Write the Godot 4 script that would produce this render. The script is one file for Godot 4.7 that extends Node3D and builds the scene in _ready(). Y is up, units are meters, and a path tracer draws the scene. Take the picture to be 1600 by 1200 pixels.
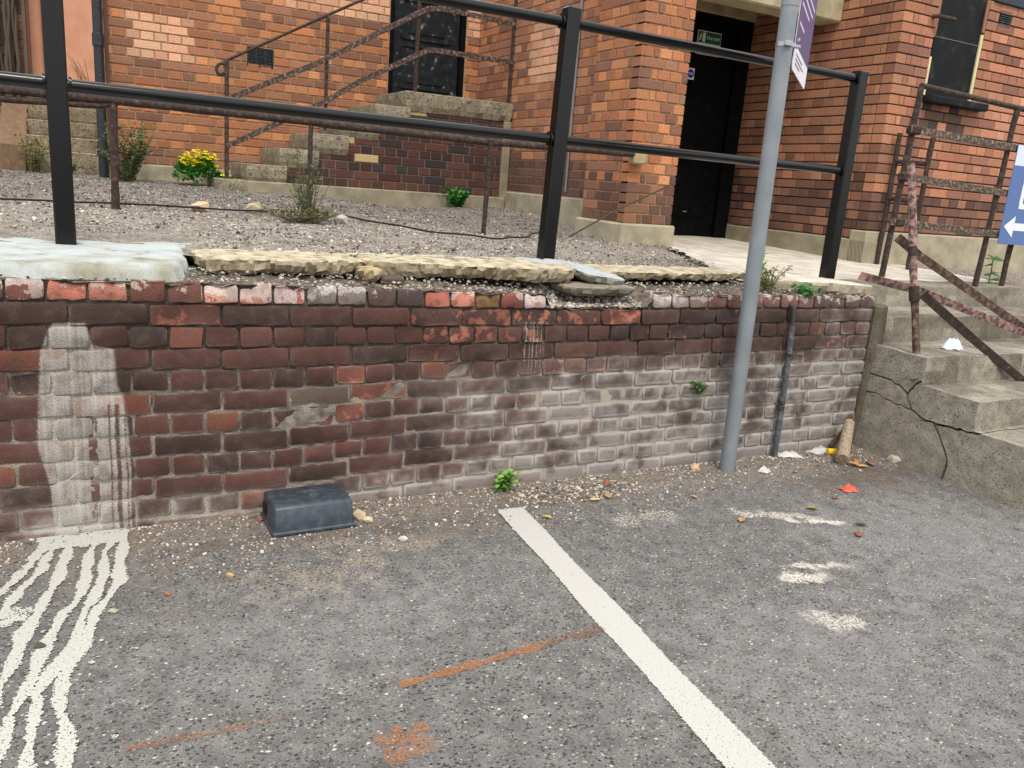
extends Node3D
# Metres, y up. The car park is y = 0, the retaining wall stands along x at z = -3.

var rng := RandomNumberGenerator.new()
var used := {}
var M := {}

const WZ := -3.0
const WX0 := -0.6
const WL := 4.5
const WY0 := -0.04
const WH := 0.98
const TW := 2048
const TH := 446
const LZ := -7.41
const AZ := -8.3
const BX := 3.75
const PZ := -5.25
const FZ := -4.66
const EX := 5.62
const DZ := -6.36


func rc(r: int, g: int, b: int) -> Color:
	return Color(r / 255.0, g / 255.0, b / 255.0)

func lin(r: int, g: int, b: int) -> Color:      # a real-world base colour given as sRGB, for vertices
	return rc(r, g, b).srgb_to_linear()

func ss(a: float, b: float, x: float) -> float:
	return smoothstep(a, b, x)

func interp(x: float, xs: Array, ys: Array) -> float:
	if x <= xs[0]:
		return ys[0]
	for i in range(1, xs.size()):
		if x <= xs[i]:
			return lerpf(ys[i - 1], ys[i], (x - xs[i - 1]) / (xs[i] - xs[i - 1]))
	return ys[-1]

func noise(seed_: int, freq: float, octaves := 3, kind := FastNoiseLite.TYPE_SIMPLEX_SMOOTH) -> FastNoiseLite:
	var n := FastNoiseLite.new()
	n.seed = seed_
	n.frequency = freq
	n.noise_type = kind
	n.fractal_octaves = octaves
	return n

func rnd(a: float, b: float) -> float:
	return rng.randf_range(a, b)

# ---- naming and adding
func numbered(parent: Node, called: String) -> String:
	var key := str(parent.get_instance_id()) + called
	var n: int = used.get(key, 0)
	used[key] = n + 1
	return called if n == 0 else "%s_%03d" % [called, n]

func thing(called: String, label: String, category: String, at := Vector3.ZERO, group := "") -> Node3D:
	var o := Node3D.new()
	o.name = numbered(self, called)
	add_child(o, true)
	o.position = at
	tag(o, label, category, group)
	return o

func tag(o: Node, label: String, category: String, group := "") -> Node:
	o.set_meta("label", label)
	o.set_meta("category", category)
	if group:
		o.set_meta("group", group)
	return o

func put(called: String, mesh: Mesh, m: Material, parent: Node = self) -> MeshInstance3D:
	var o := MeshInstance3D.new()
	o.name = numbered(parent, called)
	o.mesh = mesh
	if m:
		o.material_override = m
	parent.add_child(o, true)
	return o

func obj(called: String, st: SurfaceTool, m: Material, parent: Node = self, smooth := false) -> MeshInstance3D:
	if smooth:
		st.index()
		st.generate_normals()
	return put(called, st.commit(), m, parent)

func struct(called: String, st: SurfaceTool, m: Material, smooth := false) -> MeshInstance3D:
	var o := obj(called, st, m, self, smooth)
	o.set_meta("kind", "structure")
	return o

func begin() -> SurfaceTool:
	var st := SurfaceTool.new()
	st.begin(Mesh.PRIMITIVE_TRIANGLES)
	return st

# ---- shapes
func face(st: SurfaceTool, p: Array, out: Vector3, col := Color.WHITE, uv: Array = []) -> void:
	var n: Vector3 = (p[1] - p[0]).cross(p[2] - p[0])
	if n.length_squared() < 1e-16 and p.size() > 3:
		n = (p[2] - p[0]).cross(p[3] - p[0])
	var flip := n.dot(out) > 0.0       # front faces run clockwise
	n = n.normalized() * (1.0 if flip else -1.0)
	for k in range(1, p.size() - 1):
		var order := [0, k + 1, k] if flip else [0, k, k + 1]
		for i in order:
			st.set_normal(n)
			st.set_color(col)
			if uv.size():
				st.set_uv(uv[i])
			st.add_vertex(p[i])

func box(st: SurfaceTool, c: Vector3, size: Vector3, col := Color.WHITE, bev := 0.0, basis_ := Basis()) -> void:
	var h := size / 2.0
	var b := minf(bev, minf(h.x, minf(h.y, h.z)) * 0.9)
	var ax := [Vector3.RIGHT, Vector3.UP, Vector3.BACK]
	var hs := [h.x, h.y, h.z]
	for a in 3:
		var u: Vector3 = ax[(a + 1) % 3] * (hs[(a + 1) % 3] - b)
		var v: Vector3 = ax[(a + 2) % 3] * (hs[(a + 2) % 3] - b)
		for s in [-1.0, 1.0]:
			var d: Vector3 = ax[a] * hs[a] * s
			face(st, [c + basis_ * (d - u - v), c + basis_ * (d + u - v), c + basis_ * (d + u + v), c + basis_ * (d - u + v)], basis_ * d, col)
	if b <= 0.0:
		return
	for a in 3:
		var e: Vector3 = ax[a] * (hs[a] - b)
		var i1 := (a + 1) % 3
		var i2 := (a + 2) % 3
		for s in [-1.0, 1.0]:
			for t in [-1.0, 1.0]:
				var p: Vector3 = ax[i1] * hs[i1] * s + ax[i2] * (hs[i2] - b) * t
				var q: Vector3 = ax[i1] * (hs[i1] - b) * s + ax[i2] * hs[i2] * t
				face(st, [c + basis_ * (p - e), c + basis_ * (p + e), c + basis_ * (q + e), c + basis_ * (q - e)], basis_ * (p + q), col)
	for sx in [-1.0, 1.0]:
		for sy in [-1.0, 1.0]:
			for sz in [-1.0, 1.0]:
				var k := Vector3(h.x * sx, h.y * sy, h.z * sz)
				face(st, [c + basis_ * (k - Vector3(0, b * sy, b * sz)), c + basis_ * (k - Vector3(b * sx, 0, b * sz)), c + basis_ * (k - Vector3(b * sx, b * sy, 0))], basis_ * k, col)

func beam(st: SurfaceTool, a: Vector3, b: Vector3, w: float, t: float, up := Vector3.UP, col := Color.WHITE, bev := 0.0) -> void:
	# a straight bar from a to b: w along up, t across
	var x := (b - a).normalized()
	var z := x.cross(up).normalized()
	var y := z.cross(x).normalized()
	box(st, (a + b) / 2.0, Vector3((b - a).length(), w, t), col, bev, Basis(x, y, z))

func tube(st: SurfaceTool, pts: Array, r: float, seg := 12, col := Color.WHITE, taper := 1.0, wob := 0.0, caps := true) -> void:
	# normals are written by hand so that the tube is round
	var n := pts.size()
	var rings := []
	var dirs := []
	var ref := Vector3.UP
	for i in n:
		var d: Vector3 = (pts[mini(i + 1, n - 1)] - pts[maxi(i - 1, 0)]).normalized()
		if i == 0:
			ref = Vector3.UP if absf(d.y) < 0.9 else Vector3.RIGHT
		var side := d.cross(ref).normalized()
		ref = side.cross(d).normalized()
		var rr := r * lerpf(1.0, taper, float(i) / maxf(1, n - 1)) * (1.0 + (rnd(-wob, wob) if wob > 0 else 0.0))
		var ring := []
		var dd := []
		for k in seg:
			var a := TAU * k / seg
			var o := side * cos(a) + ref * sin(a)
			var w2 := 1.0 + (rnd(-wob, wob) * 0.6 if wob > 0 else 0.0)
			ring.append(pts[i] + o * rr * w2)
			dd.append(o)
		rings.append(ring)
		dirs.append(dd)
	for i in n - 1:
		for k in seg:
			var k2 := (k + 1) % seg
			var q := [[i, k], [i + 1, k], [i + 1, k2], [i, k2]]
			var pp := []
			for e in q:
				pp.append(rings[e[0]][e[1]])
			var nn: Vector3 = (pp[1] - pp[0]).cross(pp[2] - pp[0])
			var flip := nn.dot(dirs[i][k]) > 0.0
			for tri in [[0, 1, 2], [0, 2, 3]]:
				var t: Array = [tri[0], tri[2], tri[1]] if flip else tri
				for j in t:
					st.set_normal(dirs[q[j][0]][q[j][1]])
					st.set_color(col)
					st.add_vertex(pp[j])
	if caps and r * taper > 0.002:
		face(st, rings[0], pts[0] - pts[1], col)
		face(st, rings[n - 1], pts[n - 1] - pts[n - 2], col)

func sheet(st: SurfaceTool, nx: int, ny: int, f: Callable, uvf = null, colf = null, flip := false) -> void:
	# a grid whose points f(i / nx, j / ny) gives; flip turns its front
	var p := []
	for j in ny + 1:
		for i in nx + 1:
			p.append(f.call(float(i) / nx, float(j) / ny))
	for j in ny:
		for i in nx:
			var q := [j * (nx + 1) + i, j * (nx + 1) + i + 1, (j + 1) * (nx + 1) + i + 1, (j + 1) * (nx + 1) + i]
			for k in ([0, 2, 1, 0, 3, 2] if flip else [0, 1, 2, 0, 2, 3]):
				var v: Vector3 = p[q[k]]
				if uvf != null:
					st.set_uv(uvf.call(v))
				st.set_color(colf.call(v) if colf != null else Color.WHITE)
				st.set_smooth_group(0)
				st.add_vertex(v)

func outline_points(poly: Array, step: float, jit: float, n: FastNoiseLite) -> Array:
	var out := []
	for i in poly.size():
		var a: Vector2 = poly[i]
		var b: Vector2 = poly[(i + 1) % poly.size()]
		var m := maxi(1, int((b - a).length() / step))
		for k in m:
			var p := a.lerp(b, float(k) / m)
			out.append(p + Vector2(n.get_noise_2d(p.x * 13.0, p.y * 13.0) + 0.3 * n.get_noise_2d(p.x * 60.0, p.y * 60.0), n.get_noise_2d(p.y * 13.0 + 50.0, p.x * 13.0)) * jit)
	return out

func slab(st: SurfaceTool, poly: Array, top: Callable, thick: float, rough: float, seed_: int, step := 0.035, col := Color.WHITE, side_col := Color.WHITE) -> void:
	# a broken slab: outline in (x, z), rough sides in three bands, uneven top
	var n := noise(seed_, 0.9, 3)
	var o := outline_points(poly, step, rough * 1.4, n)
	var c := Vector2.ZERO
	for p in o:
		c += p / o.size()
	var rings := []
	for lev in 5:
		var ring := []
		for p in o:
			var v: Vector2 = p
			var shrink: float = [0.010, 0.0, -0.002, 0.006, 0.03][lev]
			var q := n.get_noise_3d(v.x * 22, lev * 9.0, v.y * 22) + 0.5 * n.get_noise_3d(v.x * 70, lev * 21.0, v.y * 70)
			v = v + (c - v).normalized() * (shrink + q * rough * (0.5 if lev == 0 else 1.3))
			var y: float = top.call(p.x, p.y)
			y += [0.0, -0.006, -0.3 * thick, -0.7 * thick, -thick][lev]
			y += n.get_noise_3d(p.x * 22 + 40, lev * 5.0, p.y * 22) * rough * (0.35 if lev < 2 else 0.9)
			ring.append(Vector3(v.x, y, v.y))
		rings.append(ring)
	var m := o.size()
	for lev in 4:
		for i in m:
			var i2 := (i + 1) % m
			var q := [rings[lev][i], rings[lev][i2], rings[lev + 1][i2], rings[lev + 1][i]]
			var out := Vector3((q[0] + q[1]).x / 2.0 - c.x, 0.6 if lev == 0 else 0.0, (q[0] + q[1]).z / 2.0 - c.y)
			face(st, q, out, col if lev == 0 else side_col)
	for lev in [0, 4]:
		var flat := PackedVector2Array()
		for v in rings[lev]:
			flat.append(Vector2(v.x, v.z))
		var tr := Geometry2D.triangulate_polygon(flat)
		for k in range(0, tr.size(), 3):
			face(st, [rings[lev][tr[k]], rings[lev][tr[k + 1]], rings[lev][tr[k + 2]]], Vector3.UP if lev == 0 else Vector3.DOWN, col)

func stone(seed_: int, flatness: float) -> ArrayMesh:
	var st := begin()
	var ico := []
	var t := (1.0 + sqrt(5.0)) / 2.0
	for v in [Vector3(-1, t, 0), Vector3(1, t, 0), Vector3(-1, -t, 0), Vector3(1, -t, 0), Vector3(0, -1, t), Vector3(0, 1, t), Vector3(0, -1, -t), Vector3(0, 1, -t), Vector3(t, 0, -1), Vector3(t, 0, 1), Vector3(-t, 0, -1), Vector3(-t, 0, 1)]:
		ico.append(v.normalized())
	var r2 := RandomNumberGenerator.new()
	r2.seed = seed_
	for i in 12:
		ico[i] = ico[i] * r2.randf_range(0.7, 1.15) * Vector3(0.5, 0.5 * flatness, 0.38)
	for f in [[0, 11, 5], [0, 5, 1], [0, 1, 7], [0, 7, 10], [0, 10, 11], [1, 5, 9], [5, 11, 4], [11, 10, 2], [10, 7, 6], [7, 1, 8], [3, 9, 4], [3, 4, 2], [3, 2, 6], [3, 6, 8], [3, 8, 9], [4, 9, 5], [2, 4, 11], [6, 2, 10], [8, 6, 7], [9, 8, 1]]:
		face(st, [ico[f[0]], ico[f[1]], ico[f[2]]], ico[f[0]] + ico[f[1]] + ico[f[2]])
	return st.commit()

func scatter(called: String, mesh: Mesh, m: Material, spots: Array, parent: Node = self) -> MultiMeshInstance3D:
	# spots: [position, size, colour]
	var mm := MultiMesh.new()
	mm.transform_format = MultiMesh.TRANSFORM_3D
	mm.use_colors = true
	mm.mesh = mesh
	mm.instance_count = spots.size()
	for i in spots.size():
		var s: Array = spots[i]
		var b := Basis.from_euler(Vector3(rnd(-0.35, 0.35), rnd(0, TAU), rnd(-0.35, 0.35))).scaled(Vector3.ONE * s[1])
		mm.set_instance_transform(i, Transform3D(b, s[0]))
		mm.set_instance_color(i, s[2])
	var o := MultiMeshInstance3D.new()
	o.name = numbered(parent, called)
	o.multimesh = mm
	o.material_override = m
	o.set_meta("kind", "stuff")
	parent.add_child(o, true)
	return o

# ---- materials
func mat(albedo: Color, rough: float, metal := 0.0) -> StandardMaterial3D:
	var m := StandardMaterial3D.new()
	m.albedo_color = albedo
	m.roughness = rough
	m.metallic = metal
	return m

func tri(m: StandardMaterial3D, tex: Texture2D, per_metre: float, relief: Texture2D = null, depth := 0.0) -> StandardMaterial3D:
	m.albedo_texture = tex
	m.uv1_triplanar = true
	m.uv1_world_triplanar = true
	m.uv1_scale = Vector3.ONE * per_metre
	if relief:
		m.heightmap_enabled = true
		m.heightmap_texture = relief
		m.heightmap_scale = depth
	return m

func ramp_tex(size: int, n: FastNoiseLite, stops: Array, speck := 0.0, seed_ := 1) -> ImageTexture:
	# a seamless noise run through colour stops [at, colour], with per-pixel grain
	var g := n.get_seamless_image(size, size).get_data()
	var out := PackedByteArray()
	out.resize(size * size * 3)
	var r2 := RandomNumberGenerator.new()
	r2.seed = seed_
	var lut := []
	for k in 256:
		var v := k / 255.0
		var c: Color = stops[0][1]
		for i in range(1, stops.size()):
			if v > stops[i - 1][0]:
				c = (stops[i - 1][1] as Color).lerp(stops[i][1], clampf((v - stops[i - 1][0]) / (stops[i][0] - stops[i - 1][0]), 0, 1))
		lut.append(c)
	for i in size * size:
		var c: Color = lut[g[i]]
		var s := 255.0 * (1.0 + (r2.randf() - 0.5) * speck)
		out[i * 3] = clampi(int(c.r * s), 0, 255)
		out[i * 3 + 1] = clampi(int(c.g * s), 0, 255)
		out[i * 3 + 2] = clampi(int(c.b * s), 0, 255)
	return ImageTexture.create_from_image(Image.create_from_data(size, size, false, Image.FORMAT_RGB8, out))

func grain_tex(size: int, dots: int, rmax: float, base: Color, tones: Array, seed_: int, speck := 0.25) -> Array:
	# aggregate: small stones of several tones stamped on a grainy base, wrapping round. Returns [colour, relief].
	var r2 := RandomNumberGenerator.new()
	r2.seed = seed_
	var n := size * size
	var cr := PackedFloat32Array()
	var cg := PackedFloat32Array()
	var cb := PackedFloat32Array()
	var hh := PackedByteArray()
	cr.resize(n)
	cg.resize(n)
	cb.resize(n)
	hh.resize(n)
	var soft := noise(seed_ + 5, 0.012, 3).get_seamless_image(size, size).get_data()
	for i in n:
		var k := (1.0 + (r2.randf() - 0.5) * speck) * (0.84 + 0.32 * soft[i] / 255.0)
		cr[i] = base.r * k
		cg[i] = base.g * k
		cb[i] = base.b * k
		hh[i] = 70 + r2.randi() % 40
	for d in dots:
		var x0 := r2.randi() % size
		var y0 := r2.randi() % size
		var rr := r2.randf_range(0.8, rmax) * r2.randf_range(0.5, 1.0)
		var c: Color = tones[r2.randi() % tones.size()]
		var k2 := r2.randf_range(0.8, 1.15)
		var asp := r2.randf_range(0.6, 1.0)
		var lift := 120 + r2.randi() % 110
		var ri := int(ceil(rr))
		for dy in range(-ri, ri + 1):
			for dx in range(-ri, ri + 1):
				var q := (dx * dx * asp + dy * dy / asp) / (rr * rr)
				if q <= 1.0:
					var i := ((y0 + dy + size) % size) * size + (x0 + dx + size) % size
					var e := 1.0 - 0.25 * q
					cr[i] = c.r * k2 * e
					cg[i] = c.g * k2 * e
					cb[i] = c.b * k2 * e
					hh[i] = int(lift * (1.0 - 0.5 * q))
	var out := PackedByteArray()
	out.resize(n * 3)
	for i in n:
		out[i * 3] = clampi(int(cr[i] * 255.0), 0, 255)
		out[i * 3 + 1] = clampi(int(cg[i] * 255.0), 0, 255)
		out[i * 3 + 2] = clampi(int(cb[i] * 255.0), 0, 255)
	return [ImageTexture.create_from_image(Image.create_from_data(size, size, false, Image.FORMAT_RGB8, out)), ImageTexture.create_from_image(Image.create_from_data(size, size, false, Image.FORMAT_L8, hh))]

func hgt(x: float, z: float) -> float:          # the terrace above the wall
	var a := interp(x, [1.6, 2.0, 2.5, 3.66, 4.2, 6.0, 7.5], [0.94, 0.93, 0.885, 0.86, 0.845, 0.835, 0.80])
	var b := 0.028 * (-3.5 - z)
	var c := 0.0
	if x < 3.95:
		c = 0.09 * exp(-pow((x - 3.55) / 0.6, 2) - pow((z + 6.9) / 0.8, 2))
	return a + b + c

func path_side(x: float, z: float) -> float:    # > 0 on the concrete path by the black door
	var edge := interp(z, [-6.3, -5.2, -3.5], [4.12, 4.1, 3.2])
	return minf(x - edge, 6.2 - x)

func make_materials() -> void:
	var fine := noise(11, 0.09, 4)
	var blot := noise(12, 0.02, 4)
	var grit := grain_tex(512, 5200, 3.4, rc(146, 141, 130), [rc(104, 99, 91), rc(166, 160, 147), rc(186, 180, 166), rc(126, 120, 110), rc(156, 138, 116), rc(82, 78, 73)], 21)
	M.relief = grit[1]
	var M_agg := grain_tex(512, 2600, 6.0, rc(160, 154, 144), [rc(118, 112, 103), rc(178, 170, 155), rc(200, 191, 174), rc(136, 129, 118), rc(158, 140, 120), rc(88, 82, 75)], 23)
	var white := ramp_tex(256, fine, [[0.0, rc(176, 172, 168)], [0.5, rc(232, 230, 228)], [1.0, rc(255, 255, 255)]], 0.22, 3)
	M.brick = tri(mat(Color.WHITE, 0.93), white, 3.1, ImageTexture.create_from_image(fine.get_seamless_image(256, 256)), 0.35)
	M.brick.vertex_color_use_as_albedo = true
	M.mortar = tri(mat(rc(184, 150, 114), 0.97), white, 4.0, grit[1], 0.3)
	M.dark_mortar = tri(mat(rc(74, 58, 49), 0.97), white, 4.0, grit[1], 0.3)
	M.grey_mortar = tri(mat(rc(130, 122, 112), 0.97), white, 4.0, grit[1], 0.3)
	M.concrete = tri(mat(Color.WHITE, 0.95), grit[0], 1.7, grit[1], 0.5)
	M.concrete.vertex_color_use_as_albedo = true
	M.smooth_concrete = tri(mat(Color.WHITE, 0.95), ramp_tex(512, blot, [[0.2, rc(168, 160, 140)], [0.5, rc(186, 177, 155)], [0.8, rc(200, 191, 168)]], 0.14, 5), 0.45, grit[1], 0.12)
	M.aggregate = tri(mat(Color.WHITE, 0.95), M_agg[0], 1.15, M_agg[1], 0.8)
	M.aggregate.vertex_color_use_as_albedo = true
	M.smooth_concrete.vertex_color_use_as_albedo = true
	M.path = tri(mat(Color.WHITE, 0.95), ramp_tex(512, blot, [[0.2, rc(176, 170, 158)], [0.5, rc(194, 187, 175)], [0.8, rc(206, 200, 188)]], 0.14, 15), 0.35, grit[1], 0.12)
	M.paint_haunch = tri(mat(Color.WHITE, 0.8), ramp_tex(512, blot, [[0.08, rc(132, 130, 122)], [0.22, rc(164, 169, 168)], [0.6, rc(172, 180, 181)]], 0.16, 6), 0.7, grit[1], 0.2)
	M.old_slab = tri(mat(Color.WHITE, 0.96), ramp_tex(512, noise(31, 0.03, 5), [[0.2, rc(118, 108, 94)], [0.32, rc(168, 158, 138)], [0.6, rc(186, 178, 158)], [0.85, rc(202, 194, 174)]], 0.22, 7), 0.8, grit[1], 0.7)
	M.old_slab.vertex_color_use_as_albedo = true
	M.black_paint = mat(rc(11, 12, 13), 0.2)
	M.black_paint.metallic_specular = 0.45
	var door_tex := ramp_tex(256, noise(41, 0.03, 4), [[0.0, rc(22, 26, 30)], [0.5, rc(29, 34, 39)], [0.78, rc(42, 47, 50)], [0.84, rc(120, 118, 112)]], 0.1, 8)
	M.door_paint = tri(mat(Color.WHITE, 0.55), door_tex, 1.1)
	M.black_door = tri(mat(Color.WHITE, 0.6), ramp_tex(256, noise(42, 0.03, 4), [[0.0, rc(8, 9, 10)], [0.6, rc(13, 14, 15)], [1.0, rc(24, 25, 26)]], 0.1, 9), 1.1)
	M.board = tri(mat(Color.WHITE, 0.6), ramp_tex(256, noise(43, 0.02, 4), [[0.0, rc(10, 12, 13)], [0.5, rc(15, 18, 19)], [0.75, rc(24, 28, 29)], [1.0, rc(60, 66, 66)]], 0.1, 10), 0.9)
	M.board.metallic_specular = 0.3
	M.black_door.metallic_specular = 0.2
	M.door_paint.metallic_specular = 0.3
	var n1 := noise(51, 0.04, 4)
	M.rust = tri(mat(Color.WHITE, 0.85), ramp_tex(256, n1, [[0.2, rc(38, 30, 27)], [0.5, rc(56, 43, 38)], [0.7, rc(74, 56, 48)], [0.86, rc(94, 74, 65)], [0.96, rc(150, 134, 122)]], 0.25, 11), 2.6, grit[1], 0.2)
	M.rust_pale = tri(mat(Color.WHITE, 0.85), ramp_tex(256, n1, [[0.25, rc(62, 51, 45)], [0.5, rc(88, 74, 64)], [0.7, rc(118, 105, 91)], [0.9, rc(164, 151, 133)]], 0.25, 12), 3.2, grit[1], 0.2)
	M.rust_pink = tri(mat(Color.WHITE, 0.85), ramp_tex(256, n1, [[0.22, rc(60, 46, 43)], [0.38, rc(92, 70, 66)], [0.52, rc(146, 112, 109)], [0.8, rc(182, 146, 143)]], 0.2, 13), 2.4, grit[1], 0.2)
	M.rust_orange = tri(mat(Color.WHITE, 0.85), ramp_tex(256, n1, [[0.25, rc(58, 45, 40)], [0.5, rc(82, 62, 54)], [0.7, rc(116, 91, 77)], [0.9, rc(164, 136, 118)]], 0.2, 14), 2.2, grit[1], 0.2)
	M.galv = tri(mat(Color.WHITE, 0.5, 0.25), ramp_tex(256, noise(52, 0.02, 3), [[0.2, rc(124, 131, 137)], [0.6, rc(132, 139, 145)], [0.9, rc(140, 146, 151)]], 0.05, 16), 1.0)
	M.steel = mat(rc(170, 174, 178), 0.3, 0.9)
	M.conduit = tri(mat(Color.WHITE, 0.7), ramp_tex(256, noise(53, 0.04, 3), [[0.2, rc(58, 62, 66)], [0.6, rc(84, 90, 94)], [0.9, rc(120, 122, 120)]], 0.1, 17), 3.0)
	M.pipe = tri(mat(Color.WHITE, 0.5), ramp_tex(256, noise(54, 0.05, 3), [[0.2, rc(22, 26, 32)], [0.65, rc(34, 38, 44)], [0.9, rc(90, 92, 94)]], 0.1, 18), 3.0)
	M.plastic = tri(mat(Color.WHITE, 0.42), ramp_tex(256, noise(55, 0.03, 4), [[0.2, rc(46, 53, 62)], [0.6, rc(56, 64, 74)], [0.9, rc(74, 82, 92)]], 0.08, 19), 3.0, grit[1], 0.05)
	M.salmon = tri(mat(Color.WHITE, 0.8), ramp_tex(256, blot, [[0.2, rc(226, 166, 136)], [0.7, rc(236, 178, 148)]], 0.05, 20), 0.8)
	M.any = mat(Color.WHITE, 0.8)
	M.any.vertex_color_use_as_albedo = true
	M.matte = mat(Color.WHITE, 0.95)
	M.matte.vertex_color_use_as_albedo = true
	M.leaf = mat(Color.WHITE, 0.65)
	M.leaf.vertex_color_use_as_albedo = true
	M.leaf.backlight_enabled = true
	M.leaf.backlight = Color(0.4, 0.45, 0.25)
	M.wood = tri(mat(Color.WHITE, 0.95), ramp_tex(256, noise(56, 0.05, 4), [[0.2, rc(104, 88, 72)], [0.6, rc(160, 144, 124)], [0.9, rc(190, 178, 158)]], 0.2, 22), 5.0, grit[1], 0.3)


# ---- the retaining wall
func wall_joint(k: float) -> float:             # k-th half brick; the joints measured on the stretcher courses
	return interp(k, [-24.0, 0.0, 2.0, 4.0, 6.0, 8.0, 10.0, 12.0, 14.0, 16.0, 18.0, 20.0, 22.0, 24.0, 26.0, 28.0, 34.0], [-2.86, -0.055, 0.188, 0.423, 0.663, 0.898, 1.132, 1.357, 1.581, 1.804, 2.03, 2.249, 2.47, 2.69, 2.933, 3.16, 3.85])

func course_top(c: int, x: float) -> float:     # c counts from the top of the wall, 0 .. 11; its lower joint is course_top(c + 1)
	var t := interp(x, [-0.25, 0.6, 1.6, 3.8], [0.897, 0.882, 0.857, 0.856])
	var b := interp(x, [-0.25, 0.65, 1.1, 3.8], [0.268, 0.250, 0.276, 0.278])
	return lerpf(t, b, c / 8.0)

func wall_bricks() -> Array:
	var out := []
	var r := RandomNumberGenerator.new()
	r.seed = 77
	var hollow := [[0.78, 0.45]]
	for c in 12:
		var header := c % 2 == 0
		var k := -22.0
		while k < 33.5:
			var w := 1.0 if header else 2.0
			var a := wall_joint(k + (0.5 if header else 0.0))
			var b := wall_joint(k + w + (0.5 if header else 0.0))
			k += w
			if a > 3.79:
				break
			b = minf(b, 3.80)
			if b - a < 0.03:
				continue
			var xm := (a + b) / 2.0
			var d := {"c": c, "x0": a + 0.0048, "x1": b - 0.0048, "header": header, "lost": false, "spall": 0.0, "deep": r.randf_range(0.0, 0.009)}
			d.y1 = course_top(c, xm) - 0.0052
			d.y0 = course_top(c + 1, xm) + 0.0042
			var v := r.randf()
			var base := rc(62, 38, 33).lerp(rc(82, 49, 41), v)
			if r.randf() < 0.30:
				base = rc(58, 38, 32).lerp(rc(50, 37, 34), r.randf())
			if r.randf() < 0.08:
				base = rc(100, 56, 42)
			var grey := ss(0.8, 2.2, xm) * ss(0.62, 0.36, d.y0)
			base = base.lerp(rc(66, 54, 54), 0.65 * grey)
			if xm > 2.2:
				base = base.lerp(rc(52, 38, 37), 0.4)
			if r.randf() < (0.34 if c in [2, 4] else 0.10) and d.y0 > 0.25:
				d.spall = r.randf_range(0.3, 0.62)
			if xm > 1.02 and xm < 1.75 and c in [1, 2, 3]:
				d.spall = maxf(d.spall, r.randf_range(0.1, 0.72) if xm > 1.1 else 0.0)
			if xm > 1.5 and xm < 2.3 and c == 1:
				d.spall = 0.6
			d.base = base
			d.spall_color = rc(128, 76, 60).lerp(rc(150, 94, 76), r.randf())
			d.white = 0.0
			d.broken = 0.0
			if c == 0:
				var q := interp(xm, [-0.3, -0.2, -0.07, 0.05, 0.18, 0.3, 0.42, 0.53, 0.65, 0.78, 0.9, 1.02, 1.14, 1.25, 1.36, 1.47, 1.58, 1.7, 2.35, 2.48, 2.6, 2.75, 3.2, 3.5], range(24))
				var look: Array = [[96, 60, 50, 0.3, 0.2], [110, 70, 60, 0.4, 0.3], [176, 106, 90, 0.2, 0.8], [168, 108, 92, 0.25, 0.4], [100, 60, 50, 0.1, 0.1], [92, 58, 50, 0.1, 0.7], [190, 140, 126, 0.5, 0.8], [176, 120, 108, 0.65, 0.9], [150, 96, 88, 0.65, 0.4], [120, 112, 108, 0.3, 0.2], [112, 104, 100, 0.25, 0.2], [72, 58, 56, 0.1, 0.1], [64, 54, 54, 0.1, 0.1], [158, 92, 78, 0.1, 0.5], [178, 116, 98, 0.25, 0.5], [124, 94, 54, 0.0, 0.6], [118, 66, 58, 0.25, 0.4], [176, 136, 128, 0.6, 0.6], [150, 140, 136, 0.45, 0.4], [146, 132, 130, 0.4, 0.5], [130, 106, 96, 0.3, 0.4], [108, 76, 66, 0.15, 0.4], [112, 82, 76, 0.3, 0.3], [84, 66, 64, 0.25, 0.3]][clampi(int(round(q)), 0, 23)]
				d.base = rc(look[0], look[1], look[2])
				d.white = look[3]
				d.broken = look[4]
				d.spall = 0.3 if look[4] > 0.35 else 0.0
				if xm > 1.76 and xm < 2.29:
					d.lost = true
			for h in hollow:
				if h[0] > a and h[0] < b and h[1] > d.y0 - 0.01 and h[1] < d.y1 + 0.01:
					d.deep = 0.010
					d.base = rc(86, 74, 64)
					d.spall = 0.0
			out.append(d)
	return out

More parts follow.
